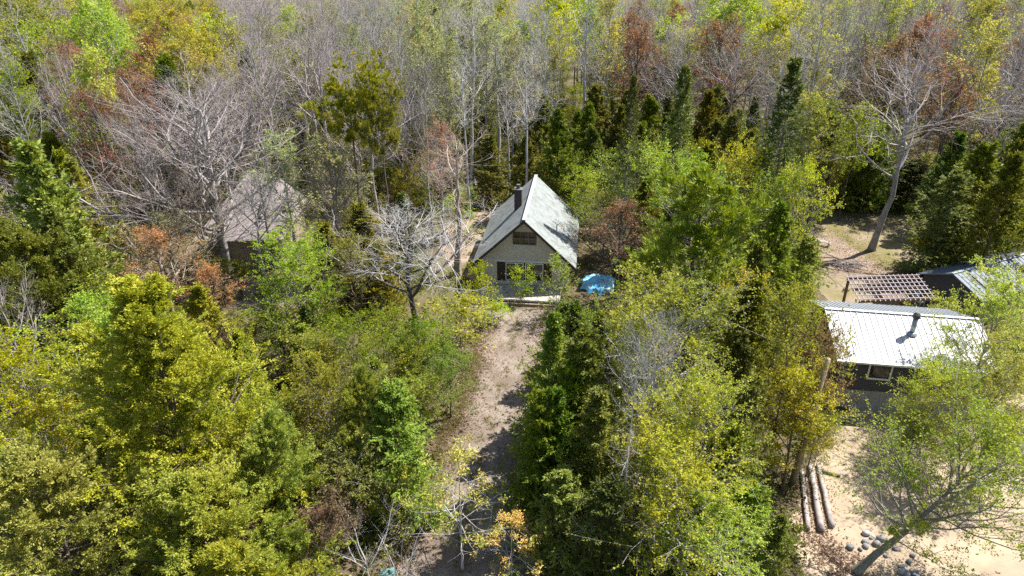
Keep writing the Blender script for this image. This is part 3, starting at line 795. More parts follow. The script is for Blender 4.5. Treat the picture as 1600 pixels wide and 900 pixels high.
def shed():
    a = Vector((34.6, 48.7, 0)); yaw = R(25)
    t = empty('metal_shed', a, yaw); tag(t, 'long shed with blue grey ribbed metal roof at the right edge', 'shed')
    L_, D_ = 13.0, 5.6; ez, rz_ = 2.35, 3.5
    w_ = MB(); y0 = -D_ / 2
    w_.box(.4, L_, y0 + .4, -y0 - .4, 0, ez)
    w_.add([(.42, y0 + .4, ez), (.42, -y0 - .4, ez), (.42, 0, rz_ - .16), (.6, y0 + .4, ez), (.6, -y0 - .4, ez), (.6, 0, rz_ - .16)], [(0, 1, 2), (5, 4, 3), (0, 2, 5, 3), (1, 4, 5, 2)])
    w_.build('wall', m_siding, t)
    r_ = MB()
    for s in (-1, 1):
        q = [(0, s * .002, rz_), (L_ + .3, s * .002, rz_), (L_ + .3, s * -y0, ez - .02), (0, s * -y0, ez - .02)]
        r_.slab(q, .08); ribs_on(r_, (0.03, s * .05, rz_ - .02), (L_ + .27, s * .05, rz_ - .02), (L_ + .27, -s * y0, ez - .02), (0.03, -s * y0, ez - .02), 30)
    ro = r_.build('roof', ribbed('blue grey metal', (0.13, 0.155, 0.195), (0.105, 0.13, 0.165), 'X', rough=0.65, dirt=(0.11, 0.12, 0.14)), t)
    rc = MB(); rc.bar((-.01, 0, rz_ + .04), (L_ + .31, 0, rz_ + .04), .24, .03); rc.build('ridge_cap', m_greyroof, ro)
    rs = MB(); rs.bar((1.6, -.35, rz_ - .09), (1.6, -2.0, rz_ - .76), .16, .06); rs.build('dark_roof_strip', m_black, ro)  # plain black bar added as the dark line down the roof slope
shed()

# ------------------------------------------------------------------ neighbour's house on the left
def left_house():
    t = empty('bungalow', (-28.6, 56.5, 0), R(4)); tag(t, 'bungalow with tan grey shingled hip roof behind bare trees on the left', 'house')
    W_, D_ = 8.0, 11.5; ez, rz_ = 3.0, 6.7
    w_ = MB(); w_.box(.5, W_ - .5, .5, D_ - .5, 0, ez); w_.build('wall', rough_mat('tan siding', (0.32, 0.26, 0.2), (0.28, 0.22, 0.17), 2, stretch=(.3, .3, 5)), t)
    r_ = MB(); a, b = (W_ * .40, D_ * .72, rz_), (W_ * .72, D_ * .72, rz_)
    c = [(0, 0, ez), (W_, 0, ez), (W_, D_, ez), (0, D_, ez)]; u = [(p[0], p[1], p[2] - .12) for p in c]
    r_.add(c + [a, b] + u, [(0, 1, 5, 4), (1, 2, 5), (2, 3, 4, 5), (3, 0, 4), (0, 6, 7, 1), (1, 7, 8, 2), (2, 8, 9, 3), (3, 9, 6, 0), (9, 8, 7, 6)])
    m = rough_mat('pinkish grey asphalt shingle', (0.27, 0.235, 0.23), (0.205, 0.175, 0.17), 5, (0.24, 0.205, 0.20), 0.5, .95, .5, 14)
    ro = r_.build('roof', m, t)
    for x, y in ((5.6, 2.3), (6.2, 2.45)):
        z = ez + (rz_ - ez) * y / (D_ * .72)
        v = MB(); v.box(x - .17, x + .17, y - .17, y + .17, z - .1, z + .38); v.build('roof_vent', m_black, ro)
left_house()

# ------------------------------------------------------------------ yard things
def logs():
    a = G(1250, 742); spots = [((1252, 738), (1262, 830)), ((1266, 732), (1283, 832)), ((1277, 728), (1300, 826))]
    labs = ['left log of the three long logs lying by the sandy yard', 'middle log of the three long logs lying by the sandy yard', 'right log of the three long logs, nearest the sandy yard']
    for i, (p, q) in enumerate(spots):
        A = G(*p); B = G(*q); d = (B - A); rr = (.12, .155, .13)[i]
        m = MB(); g = random.Random(i); n = 9; pts = []; rd = []
        for k in range(n):
            s = k / (n - 1); pts.append(d * s + Vector((g.uniform(-.03, .03), g.uniform(-.02, .02), rr + g.uniform(0, .02)))); rd.append(rr * (0.82 + .25 * s + g.uniform(-.03, .03)))
        m.tube(pts, rd, 14); o = m.build('log', m_logm, None, True); o.location = (A.x, A.y, 0); tag(o, labs[i], 'log', 'long logs beside the yard')
    A = G(1283, 738); B = G(1313, 745)
    o = MB(); o.tube([(0, 0, .1), (B - A) + Vector((0, 0, .1))], [.09, .08], 10); o = o.build('log', m_logm, None, True); o.location = (A.x, A.y, 0); tag(o, 'short thin pale log lying crosswise right of the long logs', 'log')
logs()
def pole():
    b = G(1237, 756); t = empty('utility_pole', b); tag(t, 'weathered tan wooden utility pole rising out of the foliage by the logs', 'pole')
    t.rotation_euler = (R(2), R(1.5), 0)
    m = MB(); m.tube([(0, 0, 0), (0, 0, 8.2)], [.17, .13], 14); m.build('shaft', rough_mat('weathered pole wood', (0.36, 0.28, 0.18), (0.28, 0.21, 0.14), 2, stretch=(6, 6, .5)), t, True)
    m = MB(); m.tube([(.2, 0, .0), (.2, 0, 3.4)], [.03, .03], 6); m.build('conduit', m_flash, t)
pole()
def rock(px, py, s, label, g, seed, grp, z=0):
    p = G(px, py); rg = random.Random(seed)
    import bmesh
    bm = bmesh.new(); bmesh.ops.create_icosphere(bm, subdivisions=2, radius=1)
    kx = [(rg.uniform(-1.6, 1.6), rg.uniform(-1.6, 1.6), rg.uniform(-1.6, 1.6), rg.uniform(0, 6)) for _ in range(5)]
    sx, sy, sz = rg.uniform(.8, 1.25), rg.uniform(.8, 1.2), rg.uniform(.55, .8)
    for v in bm.verts:
        n = sum(math.sin(a * v.co.x + b * v.co.y + c * v.co.z + d) for a, b, c, d in kx) * .07
        v.co *= (1 + n); v.co.x *= sx * s; v.co.y *= sy * s; v.co.z = v.co.z * sz * s + s * sz * .7
    me = bpy.data.meshes.new('rock'); bm.to_mesh(me); bm.free(); me.materials.append(g)
    for pl in me.polygons: pl.use_smooth = True
    o = link('rock', me); o.location = (p.x, p.y, z); tag(o, label, 'rock', grp); o['label'] = label or 'rounded fieldstone in the rock border round the leaning birch'; return o
m_rock = rough_mat('grey fieldstone', (0.24, 0.235, 0.24), (0.16, 0.155, 0.165), 3, (0.3, 0.28, 0.26), 1.5)
m_rockw = rough_mat('pale fieldstone', (0.42, 0.41, 0.42), (0.32, 0.31, 0.32), 3)
g = random.Random(21)
for k in range(26):
    u = g.random()
    px = 1332 + 105 * u + g.uniform(-8, 8); py = 845 + 48 * u * u + g.uniform(-14, 22)
    rock(px, py, g.uniform(.08, .21), None, m_rock if g.random() < .7 else m_rockw, k, 'fieldstones round the leaning birch')
for k in range(26):
    rock(1520 + g.uniform(0, 110), 752 + g.uniform(-14, 16), g.uniform(.1, .24), 'pale stone in the white rock border at the right edge', m_rockw, 100 + k, 'pale stones at the right edge')
def sticks():
    p = G(1322, 416); t = empty('brush_pile', p); tag(t, 'pile of grey sticks on the track beyond the pergola', 'brush pile')
    g = random.Random(3); m = MB()
    for k in range(70):
        a = g.uniform(0, 3.14); c = Vector((g.gauss(0, .9), g.gauss(0, .4), g.uniform(.03, .4))); d = Vector((math.cos(a), math.sin(a) * .6, g.uniform(-.12, .12))) * g.uniform(.4, .9)
        m.tube([c - d, c + d], [.035, .015], 5)
    m.build('stick', rough_mat('weathered sticks', (0.3, 0.25, 0.24), (0.2, 0.17, 0.16), 3), t)['kind'] = 'stuff'
sticks()
def bench(px, py):
    p = G(px, py); t = empty('wood_bench', p, R(-35)); tag(t, 'grey plank bench standing in the clearing under the trees', 'bench')
    for y in (-.2, 0, .2): m = MB(); m.box(-.9, .9, y - .08, y + .08, .42, .47); m.build('plank', m_logm, t)
    for x in (-.75, .75): m = MB(); m.box(x - .05, x + .05, -.25, .25, 0, .42); m.build('leg', m_logm, t)
bench(1282, 383)
def pallet():
    p = G(1322, 655); t = empty('wood_pallet', p, R(-20)); tag(t, 'small grey wooden pallet on the sand near the cottage corner', 'pallet')
    for k in range(5): m = MB(); m.box(-.6, .6, -.5 + k * .22, -.38 + k * .22, .1, .13); m.build('slat', m_logm, t)
    for x in (-.5, 0, .5): m = MB(); m.box(x - .05, x + .05, -.5, .5, 0, .1); m.build('runner', m_logm, t)
pallet()
def crate(px, py, lab):
    p = G(px, py); m_t = rough_mat('faded teal plastic', (0.10, 0.22, 0.22), (0.15, 0.28, 0.27), 3, rough=.5, bump=0)
    t = empty('storage_bin', p, R(15)); tag(t, lab, 'bin')
    m = MB(); m.box(-.3, .3, -.22, .22, 0, .3); m.build('body', m_t, t); m = MB(); m.box(-.33, .33, -.25, .25, .3, .34); m.build('lid', m_t, t)
crate(607, 903, 'faded teal bin under the bare silver shrub at the bottom edge')
crate(906, 893, 'teal bin in the shade of the conifers at the bottom edge')
def car():
    p = G(14, 902); t = empty('parked_car', (p.x, p.y, 0), R(-62)); tag(t, 'dark grey parked car showing its bonnet in the bottom left corner', 'car')
    m_p = rough_mat('dark car paint', (0.035, 0.04, 0.045), (0.03, 0.033, 0.038), 1, rough=.2, bump=0)
    prof = [(-2.2, .35), (-2.25, .75), (-2.0, .98), (-1.0, 1.05), (-0.3, 1.5), (1.1, 1.52), (1.9, 1.05), (2.2, .95), (2.25, .4)]
    n = len(prof); vs = []; fs = []
    ys = [-.9, -.82, .82, .9]
    for j, y in enumerate(ys):
        for x, z in prof: 
            k = .93 if j in (0, 3) else 1; kz = 1 if z < 1.1 else (.97 if j in (0, 3) else 1); vs.append((x * (.985 if j in (0, 3) else 1), y * (.82 if z > 1.2 else 1), z * kz))
    for j in range(3):
        for i in range(n): fs.append((j*n+i, j*n+(i+1)%n, (j+1)*n+(i+1)%n, (j+1)*n+i))
    fs += [tuple(range(n))[::-1], tuple(3*n+i for i in range(n))]
    m = MB(); m.add(vs, fs); m.build('body', m_p, t)
    m = MB(); m.slab([(-1.0, -.72, 1.075), (-1.0, .72, 1.075), (-.34, .64, 1.50), (-.34, -.64, 1.50)], .01); m.build('windscreen', m_glass, t)
    for x in (-1.4, 1.4):
        for y in (-.84, .84):
            m = MB(); m.tube([(x, y - .1, .33), (x, y + .1, .33)], [.33, .33], 20); wo = m.build('wheel', m_black, t)
            m = MB(); s = 1 if y > 0 else -1; m.tube([(x, y + s * .1, .33), (x, y + s * .115, .33)], [.2, .18], 14); m.build('rim', m_flash, wo)
car()

PLACED = []
# ------------------------------------------------------------------ trees seen one by one
# (proto, name, crown-top px, py, height m, crown width px, leaf, bark, label, extras)
T = []
def tr(proto, name, px, py, h, wpx, leaf, bark, label, **k): T.append((proto, name, px, py, h, wpx, leaf, bark, label, k))
# lower left
tr('bigcedar', 'cedar_tree', 215, 440, 14, 400, 'cedar', 'brown', 'largest yellow green cedar filling the lower left')
tr('broadcedar', 'cedar_tree', 45, 705, 9.5, 330, 'cedar', 'brown', 'broad yellow green cedar in the bottom left corner')
tr('broadcedar', 'cedar_tree', 300, 735, 8.0, 330, 'cedar', 'brown', 'broad yellow green cedar below the largest cedar')
tr('broadcedar', 'cedar_tree', 415, 650, 8, 190, 'cedar', 'brown', 'yellow green cedar between the largest cedar and the brown shrub')
tr('smallpine', 'pine_tree', 355, 842, 6.5, 230, 'pine', 'brown', 'young long needled pine at the bottom edge below the cedars')
tr('smallpine', 'pine_tree', 425, 800, 5.5, 130, 'pine', 'brown', 'smaller young pine at the bottom edge left of the brown shrub')
tr('fine0', 'birch_tree', 15, 520, 10, 230, 'yellow', 'pale', 'thinly leaved yellow green birch at the left edge beside the largest cedar')
tr('fine1', 'birch_tree', 60, 600, 7.5, 150, 'yellow', 'grey', 'small yellow green birch squeezed against the left of the largest cedar')
tr('broadcedar', 'cedar_tree', 20, 345, 12, 240, 'cedarolive', 'brown', 'olive cedar at the left edge above the thinly leaved birch')
tr('cedar2', 'cedar_tree', 75, 330, 12, 160, 'forest', 'brown', 'darker green cedar just right of the olive left edge cedar')
tr('cedar0', 'cedar_tree', 40, 222, 15, 190, 'cedar', 'brown', 'tall yellow olive cedar high on the left edge')
tr('budshrub0', 'budding_shrub', 135, 420, 8, 130, 'olive', 'grey', 'thin grey olive budding bush above the largest cedar')
tr('budmaple0', 'budding_maple', 235, 352, 8.5, 190, 'orange', 'tan', 'orange budding maple under the big forked bare tree')
tr('budmaple1', 'budding_maple', 320, 405, 6.5, 110, 'orange', 'brown', 'small orange budding maple at the foot of the forked tree')
tr('budshrub1', 'budding_shrub', 360, 490, 5, 110, 'brown', 'tan', 'thin russet bush between the largest cedar and the dark thicket')
tr('budshrub0', 'budding_shrub', 375, 560, 3.0, 80, 'russet', 'brown', 'low red budding bush in the gap right of the largest cedar')
tr('fine1', 'birch_tree', 448, 352, 10.5, 180, 'lime', 'grey', 'round bright lime green tree in front of the bungalow')
tr('leafy0', 'thicket_tree', 435, 470, 6, 150, 'olive', 'brown', 'dark olive tree below the round lime green tree')
tr('leafy2', 'thicket_tree', 390, 520, 5, 120, 'deep', 'brown', 'dark green tree in the shade right of the largest cedar')
tr('spruce0', 'spruce_tree', 470, 508, 5, 80, 'green', 'brown', 'little fresh green spruce in the dark gap below the lime tree')
tr('budpoplar0', 'budding_tree', 545, 362, 9, 130, 'olive', 'brown', 'olive and rust budding tree between lime tree and silver tree')
tr('fine0', 'thicket_tree', 515, 560, 8.5, 190, 'cedarolive', 'grey', 'olive tree below the small fresh spruce')
tr('broadcedar', 'cedar_tree', 560, 580, 8.5, 150, 'cedar', 'grey', 'drooping olive yellow cedar below the silver bare tree')
tr('hemlock', 'hemlock_tree', 612, 600, 8, 165, 'green', 'brown', 'bright green hemlock at the left edge of the drive')
tr('fine1', 'thicket_tree', 545, 680, 6, 190, 'olive', 'grey', 'olive green bush above the silver shrubs')
tr('sapling0', 'sapling', 628, 725, 4.2, 90, 'yellow', 'grey', 'yellow green sapling beside the drive under the bright hemlock')
tr('leafy1', 'thicket_tree', 545, 490, 6.5, 130, 'olive', 'brown', 'yellow olive tree just left of the silver tree trunk')
tr('leafy0', 'thicket_tree', 660, 488, 6, 130, 'green', 'brown', 'fresh green tree just right of the silver tree trunk')
tr('sapling1', 'sapling', 712, 458, 5, 120, 'lime', 'grey', 'lime sapling at the upper left bend of the drive')
tr('leafy2', 'thicket_tree', 700, 545, 5.0, 110, 'green', 'brown', 'green bush bulging over the left side of the drive')
tr('sapling0', 'sapling', 745, 408, 6, 80, 'lime', 'grey', 'lime sapling at the left corner of the chalet')
tr('sapling1', 'sapling', 815, 415, 3.4, 48, 'lime', 'grey', 'small lime sapling before the chalet windows')
tr('sapling0', 'sapling', 872, 398, 5.5, 75, 'fresh', 'grey', 'pale sapling at the right corner of the chalet')
tr('sapling1', 'sapling', 772, 470, 1.8, 70, 'lime', 'grey', 'low lime bush at the left end of the terrace')
tr('budshrub1', 'brown_shrub', 455, 735, 5.8, 190, 'brown', 'brown', 'reddish brown shrub in the lower middle left', twig='brown')
tr('budmaple0', 'brown_shrub', 500, 790, 4.8, 150, 'brown', 'brown', 'second reddish brown shrub right behind the silver shrubs', twig='brown')
tr('bareshrub', 'silver_shrub', 560, 785, 4.5, 190, 'olive', 'silver', 'bare silver shrub at the bottom left of the drive')
tr('bareshrub', 'silver_shrub', 620, 835, 3.5, 130, 'olive', 'silver', 'small bare silver shrub standing over the teal bin')
tr('bareshrub', 'silver_shrub', 490, 860, 4.0, 150, 'olive', 'silver', 'bare silver shrub at the bottom edge right of the young pines')
tr('larch', 'larch_tree', 714, 690, 7.5, 210, 'gold', 'silver', 'thin larch with gold tufts at the foot of the drive')
tr('larch', 'larch_tree', 800, 805, 4.5, 160, 'gold', 'pale', 'second smaller gold tufted larch at the bottom of the drive')
# bare characters
tr('forked', 'forked_tree', 290, 85, 19, 380, 'olive', 'pale', 'great forked bare tree with pale limbs spread before the bungalow', twig='pink', rz=1.1)
tr('silver', 'silver_tree', 632, 308, 11.5, 290, 'olive', 'silver', 'bare silver tree with dark trunk left of the chalet', trunkc='dark', rz=0.4)
tr('budmaple1', 'budding_maple', 228, 38, 18.5, 130, 'russet', 'brown', 'brick red budding maple above the great forked tree')
tr('budmaple0', 'budding_maple', 120, 62, 17.5, 110, 'russet', 'brown', 'brick red budding maple high on the left')
tr('aspen1', 'bare_poplar', 705, 205, 13, 130, 'olive', 'tan', 'thin tan poplar between the umbrella pine and the pale aspen stand')
tr('umbrella', 'pine_tree', 540, 80, 19, 118, 'pine', 'brown', 'umbrella topped pine with bare crooked trunk', twig='grey')
tr('umbrella', 'pine_tree', 590, 112, 17.5, 75, 'pine', 'brown', 'smaller pine crown just right of the umbrella pine')
# right of the drive
tr('spruce1', 'spruce_tree', 866, 488, 10.5, 110, 'green', 'brown', 'slender fresh green spruce at the right edge of the drive')
tr('hemlock', 'hemlock_tree', 915, 515, 10.5, 170, 'forest', 'brown', 'dark hemlock right behind the slender spruce')
tr('hemlock', 'hemlock_tree', 848, 610, 8.5, 130, 'forest', 'brown', 'dark hemlock leaning its boughs over the drive')
tr('spruce0', 'spruce_tree', 935, 610, 9, 150, 'forest', 'brown', 'dark spruce left of the dead drooping fir')
tr('hemlock', 'hemlock_tree', 880, 735, 6.0, 150, 'green', 'brown', 'lower green hemlock at the bottom right of the drive')
tr('hemlock', 'hemlock_tree', 955, 750, 6.5, 160, 'deep', 'brown', 'darkest hemlock beneath the dead drooping fir')
tr('leafy1', 'thicket_tree', 945, 470, 9, 130, 'olive', 'grey', 'olive leafy tree below the blue pool cover')
tr('deadfir', 'dead_fir', 1000, 515, 13.5, 120, 'olive', 'silver', 'dead fir with drooping silver boughs right of the drive', rz=-0.3)
tr('silver', 'silver_tree', 1015, 478, 12, 150, 'olive', 'silver', 'bare silver treetop poking from the large olive green birch', rz=2.2)
tr('fine0', 'birch_tree', 1050, 415, 12.5, 280, 'olive', 'silver', 'large silver stemmed olive green birch in the middle right')
tr('fine1', 'birch_tree', 1105, 560, 10.5, 210, 'fresh', 'pale', 'fresh green birch just below the large olive green birch')
tr('fine1', 'birch_tree', 1060, 655, 9.0, 260, 'lime', 'pale', 'lime green birch at the bottom right of the dead fir')
tr('fine0', 'birch_tree', 1120, 770, 6.0, 230, 'lime', 'pale', 'low lime birch at the bottom edge')
tr('budmaple1', 'budding_maple', 975, 305, 9, 150, 'brown', 'brown', 'reddish brown budding maple beside the blue pool cover', twig='brown')
tr('leafy1', 'leafy_tree', 998, 210, 12, 130, 'lime', 'grey', 'bright lime tree behind the chalet on its right')
tr('leafy0', 'leafy_tree', 915, 262, 7.5, 85, 'lime', 'grey', 'small lime tree at the rear corner of the chalet')
tr('leafy2', 'leafy_tree', 948, 290, 7, 90, 'olive', 'grey', 'olive green tree between chalet and the brown maple')
tr('fine0', 'leafy_tree', 1090, 238, 12.5, 170, 'fresh', 'grey', 'pale green tree above the feathery pine')
tr('leafy1', 'budding_tree', 1165, 212, 13, 110, 'yellow', 'brown', 'gold tinged tree above and right of the feathery pine')
tr('feather', 'pine_tree', 1108, 262, 14, 230, 'pine', 'brown', 'large feathery wind swept pine in the middle right')
tr('spire', 'spruce_tree', 1246, 92, 19, 125, 'deep', 'grey', 'tallest dark narrow spruce spire', trunkc='grey')
tr('spiresolid', 'spruce_tree', 1072, 104, 17, 95, 'forest', 'grey', 'green spruce spire between the dead spire and the tall dark spruce')
tr('spire', 'spruce_tree', 992, 118, 17, 66, 'deep', 'silver', 'spruce spire with dead silver side behind the lime tree')
tr('leafy2', 'leafy_tree', 1258, 245, 12.5, 120, 'yellow', 'grey', 'bright yellow green tree in front of the tallest spruce spire')
tr('leafy0', 'leafy_tree', 1200, 265, 11.5, 110, 'olive', 'brown', 'olive leafy tree left of the bright yellow tree')
tr('cedar1', 'cedar_tree', 1220, 315, 11, 120, 'green', 'brown', 'green cedar below the bright yellow tree')
tr('hemlock', 'hemlock_tree', 1265, 370, 8, 105, 'green', 'brown', 'fresh green hemlock at the left edge of the clearing')
tr('cedar0', 'cedar_tree', 1190, 380, 10, 110, 'forest', 'brown', 'green cedar right of the feathery pine')
tr('budpoplar0', 'budding_tree', 1170, 420, 9, 120, 'yellow', 'brown', 'gold and green budding tree below the feathery pine')
tr('leafy2', 'maple_tree', 1258, 440, 11.5, 160, 'olive', 'brown', 'olive and rust leaved maple left of the white roof')
tr('leafy1', 'maple_tree', 1302, 500, 9.5, 105, 'brown', 'brown', 'maple with reddish young leaves overhanging the white roof corner')
tr('leafy0', 'maple_tree', 1268, 560, 8.3, 160, 'yellow', 'brown', 'bright yellow green maple over the utility pole')
tr('spruce1', 'spruce_tree', 1160, 520, 9, 110, 'deep', 'brown', 'dark spruce left of the olive maple')
tr('hemlock', 'hemlock_tree', 1178, 590, 8.5, 120, 'forest', 'brown', 'dark hemlock left of the utility pole')
tr('hemlock', 'hemlock_tree', 1150, 665, 7.5, 150, 'forest', 'brown', 'hemlock right of the lime green birch')
tr('hemlock', 'hemlock_tree', 1180, 760, 5.2, 130, 'green', 'brown', 'low green hemlock left of the logs')
tr('cedar2', 'cedar_tree', 1222, 805, 4.0, 90, 'cedarolive', 'brown', 'low olive cedar touching the logs')
tr('aspen3', 'dead_sapling', 1283, 672, 3.6, 26, 'sage', 'silver', 'thin pale dead sapling standing beside the pole and logs')
tr('leafy2', 'thicket_tree', 1285, 640, 4.5, 90, 'green', 'brown', 'green bush at the cottage side of the utility pole')
# right edge
tr('fine0', 'willow_tree', 1585, 415, 10.5, 170, 'fresh', 'grey', 'pale green willow covering the shed at the right edge')
tr('fine1', 'willow_tree', 1585, 520, 9.5, 170, 'pale', 'grey', 'pale green willow at the right end of the cottage')
tr('fine0', 'willow_tree', 1485, 562, 6.5, 165, 'fresh', 'grey', 'green willow before the front wall of the cottage')
tr('leafy1', 'willow_tree', 1440, 650, 3.3, 95, 'green', 'brown', 'low green bush in the yard before the cottage')
tr('sapling0', 'sapling', 1475, 460, 4, 90, 'fresh', 'brown', 'fresh green sapling between pergola and shed')
tr('maple1', 'bare_maple', 1452, 52, 20, 290, 'olive', 'pink', 'tall leaning bare maple with rosy twigs above the clearing', trunkc='grey', tilt=(0, 0.015), rz=0)
tr('budmaple0', 'budding_maple', 1503, 118, 15, 110, 'russet', 'brown', 'rust red budding maple right of the tall bare maple')
tr('cedar1', 'cedar_tree', 1545, 225, 11.5, 120, 'green', 'brown', 'dark cedar behind the shed')
tr('hemlock', 'hemlock_tree', 1500, 265, 10, 120, 'forest', 'brown', 'very dark hemlock at the right edge of the clearing')
tr('cedar0', 'cedar_tree', 1590, 240, 12, 120, 'cedarolive', 'brown', 'green cedar at the right edge above the shed')
tr('leafy0', 'thicket_tree', 1490, 345, 5, 90, 'cedarolive', 'brown', 'rounded olive bush beside the shed corner')
tr('deadfir', 'dead_fir', 1538, 320, 7, 70, 'olive', 'grey', 'grey dead fir above the shed roof')
tr('hemlock', 'hemlock_tree', 1432, 250, 5.6, 110, 'deep', 'brown', 'shaded hemlock behind the tall leaning maple')
tr('cedar2', 'cedar_tree', 1370, 235, 6.2, 110, 'deep', 'brown', 'shaded cedar at the back of the clearing')


for (proto, name, px, py, h, wpx, leaf, bark, label, k) in T:
    p = G(px, py, h); d = proj(p.x, p.y, h * 0.7)[2]
    wid = wpx * d / FOC
    cat = name.replace('_', ' ')
    twig = k.get('twig')
    e = place(proto, name, p.x - h * math.tan(k.get('tilt', (0, 0))[1]), p.y, h, wid, leaf, k.get('trunkc', bark), rz=k.get('rz'), twig=twig or bark, label=label, cat=cat, tilt=k.get('tilt', (0, 0)))
    PLACED.append((p.x, p.y, wid * 0.5, h))
b = G(1338, 893)
place('leaning', 'leaning_birch', b.x, b.y, 9.9, 9.0, 'birch', 'birch', rz=0.0, twig='birch', label='leaning birch with mossy trunk over the sandy yard', cat='birch tree')
PLACED.append((b.x + 3, b.y, 3.5, 9))

for (proto, name, x, y, h, wd, leaf, bark, label) in (
    ('cedar1', 'cedar_tree', 3.6, 34.5, 8.2, 3.6, 'forest', 'brown', 'green cedar hidden behind the slender spruce at the drive'),
    ('cedar2', 'cedar_tree', 4.6, 31.0, 9.3, 4.2, 'forest', 'brown', 'green cedar between the slender spruce and the dead fir'),
    ('hemlock', 'hemlock_tree', 3.4, 38.5, 6.2, 3.8, 'forest', 'brown', 'low hemlock just below the right end of the terrace'),
    ('hemlock', 'hemlock_tree', 2.9, 27.2, 9.0, 4.4, 'green', 'brown', 'hemlock whose boughs overhang the middle of the drive'),
    ('maple0', 'bare_maple', -25.5, 52.5, 12.5, 7.5, 'sage', 'tan', 'bare grey tree directly in front of the bungalow roof'),
    ('tall0', 'leafing_aspen', 31.5, 68.5, 13.5, 6.0, 'forest', 'dark', 'dark stemmed green aspen at the left rear of the clearing'),
    ('tall1', 'leafing_aspen', 35.5, 70.0, 12.5, 5.0, 'olive', 'dark', 'dark stemmed olive aspen in the middle of the clearing'),
    ('tall1', 'leafing_aspen', 40.5, 74.5, 10.0, 6.0, 'forest', 'dark', 'green aspen just behind the leaning maple trunk'),
    ('leafy1', 'thicket_tree', 41.0, 57.5, 5.5, 5.0, 'forest', 'dark', 'dark green bush between the clearing and the shed'),
    ('leafy0', 'thicket_tree', -23.0, 52.0, 3.6, 4.6, 'olive', 'brown', 'low olive bush before the bungalow wall'),
    ('budpoplar0', 'budding_poplar', -27.5, 50.5, 8.0, 7.0, 'sage', 'tan', 'grey green budding tree left before the bungalow'),
    ('leafy2', 'thicket_tree', -26.8, 53.2, 3.3, 4.0, 'cedarolive', 'brown', 'low dark olive bush at the foot of the forked tree'),
    ('maple3', 'bare_maple', -21.0, 52.0, 11.5, 7.5, 'sage', 'pale', 'pale bare tree before the right half of the bungalow roof'),
    ('cedar1', 'cedar_tree', 39.0, 72.5, 9.5, 6.0, 'forest', 'brown', 'dark cedar filling the back of the clearing'),
    ('cedar2', 'cedar_tree', 34.5, 73.5, 10.5, 6.0, 'cedarolive', 'brown', 'olive cedar at the left back of the clearing'),
    ('cedar0', 'cedar_tree', 43.5, 66.0, 10.5, 6.0, 'forest', 'brown', 'dark cedar right of the leaning maple trunk'),
    ('hemlock', 'hemlock_tree', 45.5, 60.5, 8.0, 6.0, 'forest', 'brown', 'dark hemlock shading the right of the clearing'),
    ('maple2', 'bare_maple', -29.5, 54.5, 14.5, 9, 'sage', 'tan', 'bare tree at the left corner of the bungalow'),
    ('budaspen0', 'budding_aspen', -18.6, 54.5, 13.5, 6, 'sage', 'pale', 'slender budding aspen at the right corner of the bungalow'),
    ('aspen2', 'bare_aspen', -21.8, 57.0, 14.5, 5, 'sage', 'dark', 'dark stemmed aspen crossing the bungalow roof'),
    ('hemlock', 'hemlock_tree', 2.2, 32.0, 8.0, 4.0, 'green', 'brown', 'hemlock standing closest to the middle of the drive'),
    ('cedar1', 'cedar_tree', 1.9, 25.4, 8.5, 4.0, 'forest', 'brown', 'green cedar at the lower right of the drive'),
    ('leafy1', 'thicket_tree', -5.6, 33.5, 4.2, 3.6, 'lime', 'brown', 'lime bush on the inside of the drive bend'),
    ('leafy0', 'thicket_tree', -6.6, 37.0, 4.6, 4.0, 'green', 'brown', 'green bush beside the lime sapling at the drive'),
    ('leafy2', 'thicket_tree', -7.8, 30.0, 5.2, 4.2, 'lime', 'brown', 'bright green tree behind the bright hemlock'),
    ('leafy1', 'thicket_tree', -8.9, 40.5, 5.0, 4.5, 'lime', 'brown', 'bright green bush around the foot of the silver tree'),
    ('leafy0', 'thicket_tree', -11.8, 35.5, 5.6, 4.8, 'olive', 'brown', 'olive bush in the middle of the left thicket'),
    ('cedar0', 'cedar_tree', -10.6, 31.0, 7.0, 4.2, 'cedar', 'brown', 'yellow green cedar in the middle of the left thicket'),
    ('leafy2', 'thicket_tree', -13.2, 30.0, 5.2, 4.6, 'green', 'brown', 'green bush just right of the largest cedar'),
    ('spruce1', 'spruce_tree', -13.5, 39.5, 5.6, 3.2, 'forest', 'brown', 'dark little spruce under the round lime green tree'),
    ('budpoplar1', 'budding_poplar', -15.0, 55.0, 13.0, 8, 'sage', 'tan', 'grey green budding poplar under the umbrella pine')):
    place(proto, name, x, y, h, wd, leaf, bark, label=label, cat=name.replace('_', ' '))
    PLACED.append((x, y, wd * .4, h))

